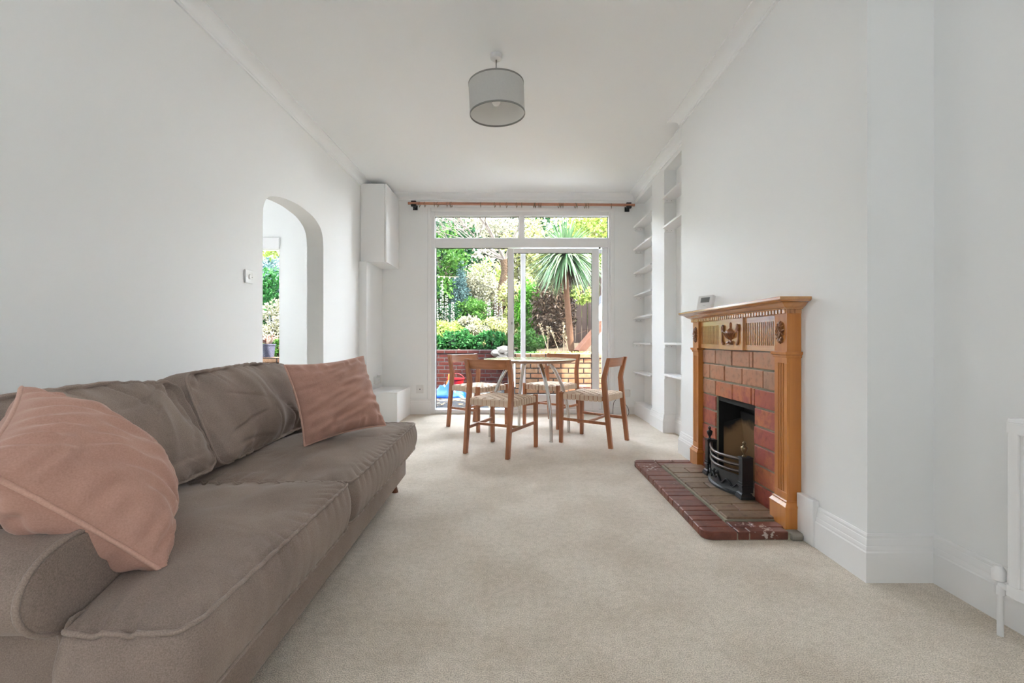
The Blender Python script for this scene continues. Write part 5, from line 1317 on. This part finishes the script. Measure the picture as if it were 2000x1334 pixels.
# wire across the left pane
a, b = at(838, 537, 9.6), at(896, 541, 9.6)
ln_ = thing('string_of_lights', 'thin wire of tiny lights crossing the dark evergreen in the left pane', 'string lights', a.lerp(b, .5))
mesh_obj('wire', MB().tube([a, a.lerp(b, .5) + V((0, 0, -.02)), b], .004, 5), M['drystalk'], ln_)
for k in range(5):
    q = a.lerp(b, .15 + .18 * k); mesh_obj('bulb', MB().lathe([(.001, -.045), (.012, -.03), (.009, -.005), (.003, 0)], q + V((0, 0, -.008)), 8), M['bulb'], ln_)

# view through the arch
p = at(522, 697, 6.85)
pt = thing('plant_pot', 'dark blue grey plant pot standing on the brick wall seen through the arch', 'plant pot', (p.x, 6.86, .70))
mesh_obj('pot', MB().lathe([(.001, .70), (.085, .70), (.105, .88), (.112, .88), (.112, .90), (.098, .90), (.09, .87), (.001, .87)], (p.x, 6.86, 0), 28), M['pot'], pt, smooth=40)
spikes('potted_plant', 'red and cream strap-leaved plant growing in the dark pot through the arch', 'plant', (p.x, 6.86, .875), 46, .30, .20, 'bronzeleaf', 101, .032, arch=.55)
def aplant(name, label, px, Y, rx, zb, zt, n, leaf, mt, seed, **k):
    q = at(px, 600, Y); return bush(name, label, 'shrub', (q.x, Y, zb), (rx, rx * .8, (zt - zb) / 2), n, leaf, mt, seed, clumps=40, **k)
aplant('leafy_shrub', 'low dark ground plant beside the pot through the arch', 540, 7.2, .2, .66, .95, 400, (.08, .05), 'midleaf', 102)
aplant('sunlit_shrub', 'cream sunlit bush above the pot seen through the arch', 530, 8.4, .55, .68, 1.75, 1800, (.12, .06), 'paleleaf', 103)
aplant('leafy_shrub', 'vivid green shrub in the middle of the view through the arch', 530, 9.2, .65, .7, 2.35, 1800, (.16, .08), 'ivy', 104)
aplant('leafy_shrub', 'blue green leafy shrub before the grey fence through the arch', 528, 10.0, .6, .8, 2.7, 1300, (.2, .07), 'bluegreen', 105)
fe = thing('board_fence', 'grey blue board fence at the top of the view through the arch', 'fence', (-6.2, 11.2, 1.0))
mb = MB(); x = -9.0
while x < -3.0: mb.box(x, x + .14, 11.2, 11.225, 1.0, 2.98); x += .152
mesh_obj('boards', mb, M['bluefence'], fe)
mesh_obj('rail', MB().box(-9.0, -3.0, 11.165, 11.2, 2.35, 2.43), M['bluefence'], fe)
q = at(528, 600, 8.2)
ot = thing('overhanging_tree', 'branch of green and golden leaves hanging at the top of the arch view', 'tree', (-5.4, 8.6, .68))
mesh_obj('trunk', MB().tube([(-5.5, 8.7, .68), (-5.45, 8.6, 2.0), (-5.1, 8.4, 2.75), (-4.6, 8.2, 2.85), (-4.0, 8.1, 2.95)], [.10, .08, .05, .035, .015], 8), M['bark'], ot)
mb = MB(); r = random.Random(110)
for k in range(1300):
    c_ = V((r.uniform(-5.3, -3.6), r.uniform(7.8, 8.7), r.uniform(2.50, 3.4))); leaf_quad(mb, c_, V((r.uniform(-1, 1), r.uniform(-1, 1), -.4)), rv(r).normalized(), .12, .07)
mesh_obj('foliage', mb, M['limeleaf'], ot)
aplant('leafy_shrub', 'mid green shrub left of the hanging branch, beyond the arch view', 330, 9.6, 1.0, .68, 2.6, 2200, (.18, .10), 'midleaf', 130)
bush('privet_hedge', 'green privet hedge along the garden side beyond the arch', 'hedge', (-9.2, 9.8, .7), (2.6, .6, 1.2), 4200, (.22, .13), 'ivy', 131, clumps=110, twigs=0, spread=.2)
# distant hedge closing the garden
plant('boundary_hedge', 'tall deep green hedge closing the far end of the garden', 'hedge', 1000, 17.5, 7.5, .8, 5.9, 9000, (.34, .2), 'darkleaf', 120, clumps=220, twigs=0, spread=.16)
plant('boundary_hedge', 'pale hedge further back behind the arch view', 'hedge', 560, 14.5, 3.0, .8, 5.0, 3500, (.28, .16), 'limeleaf', 121, clumps=90, twigs=0, spread=.2)

# ------------------------------------------------------------------ light
wd_ = bpy.data.worlds.new('sky'); S.world = wd_; wd_.use_nodes = True
nt = wd_.node_tree; bg = nt.nodes['Background']
tc = nt.nodes.new('ShaderNodeTexCoord'); sp_n = nt.nodes.new('ShaderNodeSeparateXYZ'); nt.links.new(tc.outputs['Generated'], sp_n.inputs[0])
rp = nt.nodes.new('ShaderNodeValToRGB'); e = rp.color_ramp.elements
e[0].position = 0.0; e[0].color = (.93, .97, 1.0, 1); e[1].position = 1.0; e[1].color = (.70, .84, 1.0, 1)
nt.links.new(sp_n.outputs['Z'], rp.inputs['Fac']); nt.links.new(rp.outputs['Color'], bg.inputs['Color'])
bg.inputs['Strength'].default_value = 16
def sun(d, st, ang, col):
    l = bpy.data.lights.new('sun', 'SUN'); l.energy = st; l.angle = math.radians(ang); l.color = col
    o = bpy.data.objects.new('sun', l); COL.objects.link(o); o.rotation_euler = V(d).to_track_quat('-Z', 'Y').to_euler(); return o
sun((-.50, .24, -.82), 36.0, .6, (1, .95, .86))
def area(name, loc, rot, sx, sy, en, col, portal=False):
    l = bpy.data.lights.new(name, 'AREA'); l.shape = 'RECTANGLE'; l.size = sx; l.size_y = sy; l.energy = en; l.color = col
    if portal: l.cycles.is_portal = True
    o = bpy.data.objects.new(name, l); COL.objects.link(o); o.location = loc; o.rotation_euler = rot; return o
area('left_window_daylight', (XL - .06, (WY0 + WY1) / 2, (WZ0 + WZ1) / 2), (0, -PI / 2, 0), WZ1 - WZ0, WY1 - WY0, 11, (.90, .955, 1))  # lamp added in the unseen left opening to fill the room

# ------------------------------------------------------------------ camera and view
cam = bpy.data.cameras.new('camera'); cam.lens = 16; cam.sensor_width = 36; cam.shift_x = -7 / 2000; cam.shift_y = -3 / 2000; cam.clip_start = .02
co_ = bpy.data.objects.new('camera', cam); COL.objects.link(co_); co_.location = (0, 0, CAMZ); co_.rotation_euler = (PI / 2, 0, 0); S.camera = co_
S.view_settings.view_transform = 'Standard'; S.view_settings.look = 'None'; S.view_settings.exposure = 0.99; S.view_settings.gamma = 1.0; S.view_settings.use_curve_mapping = False
S.cycles.max_bounces = 14; S.cycles.diffuse_bounces = 8; S.cycles.transparent_max_bounces = 24; S.cycles.glossy_bounces = 4
S.cycles.sample_clamp_indirect = 8
for o in bpy.data.objects:
    if '_org' in o: del o['_org']
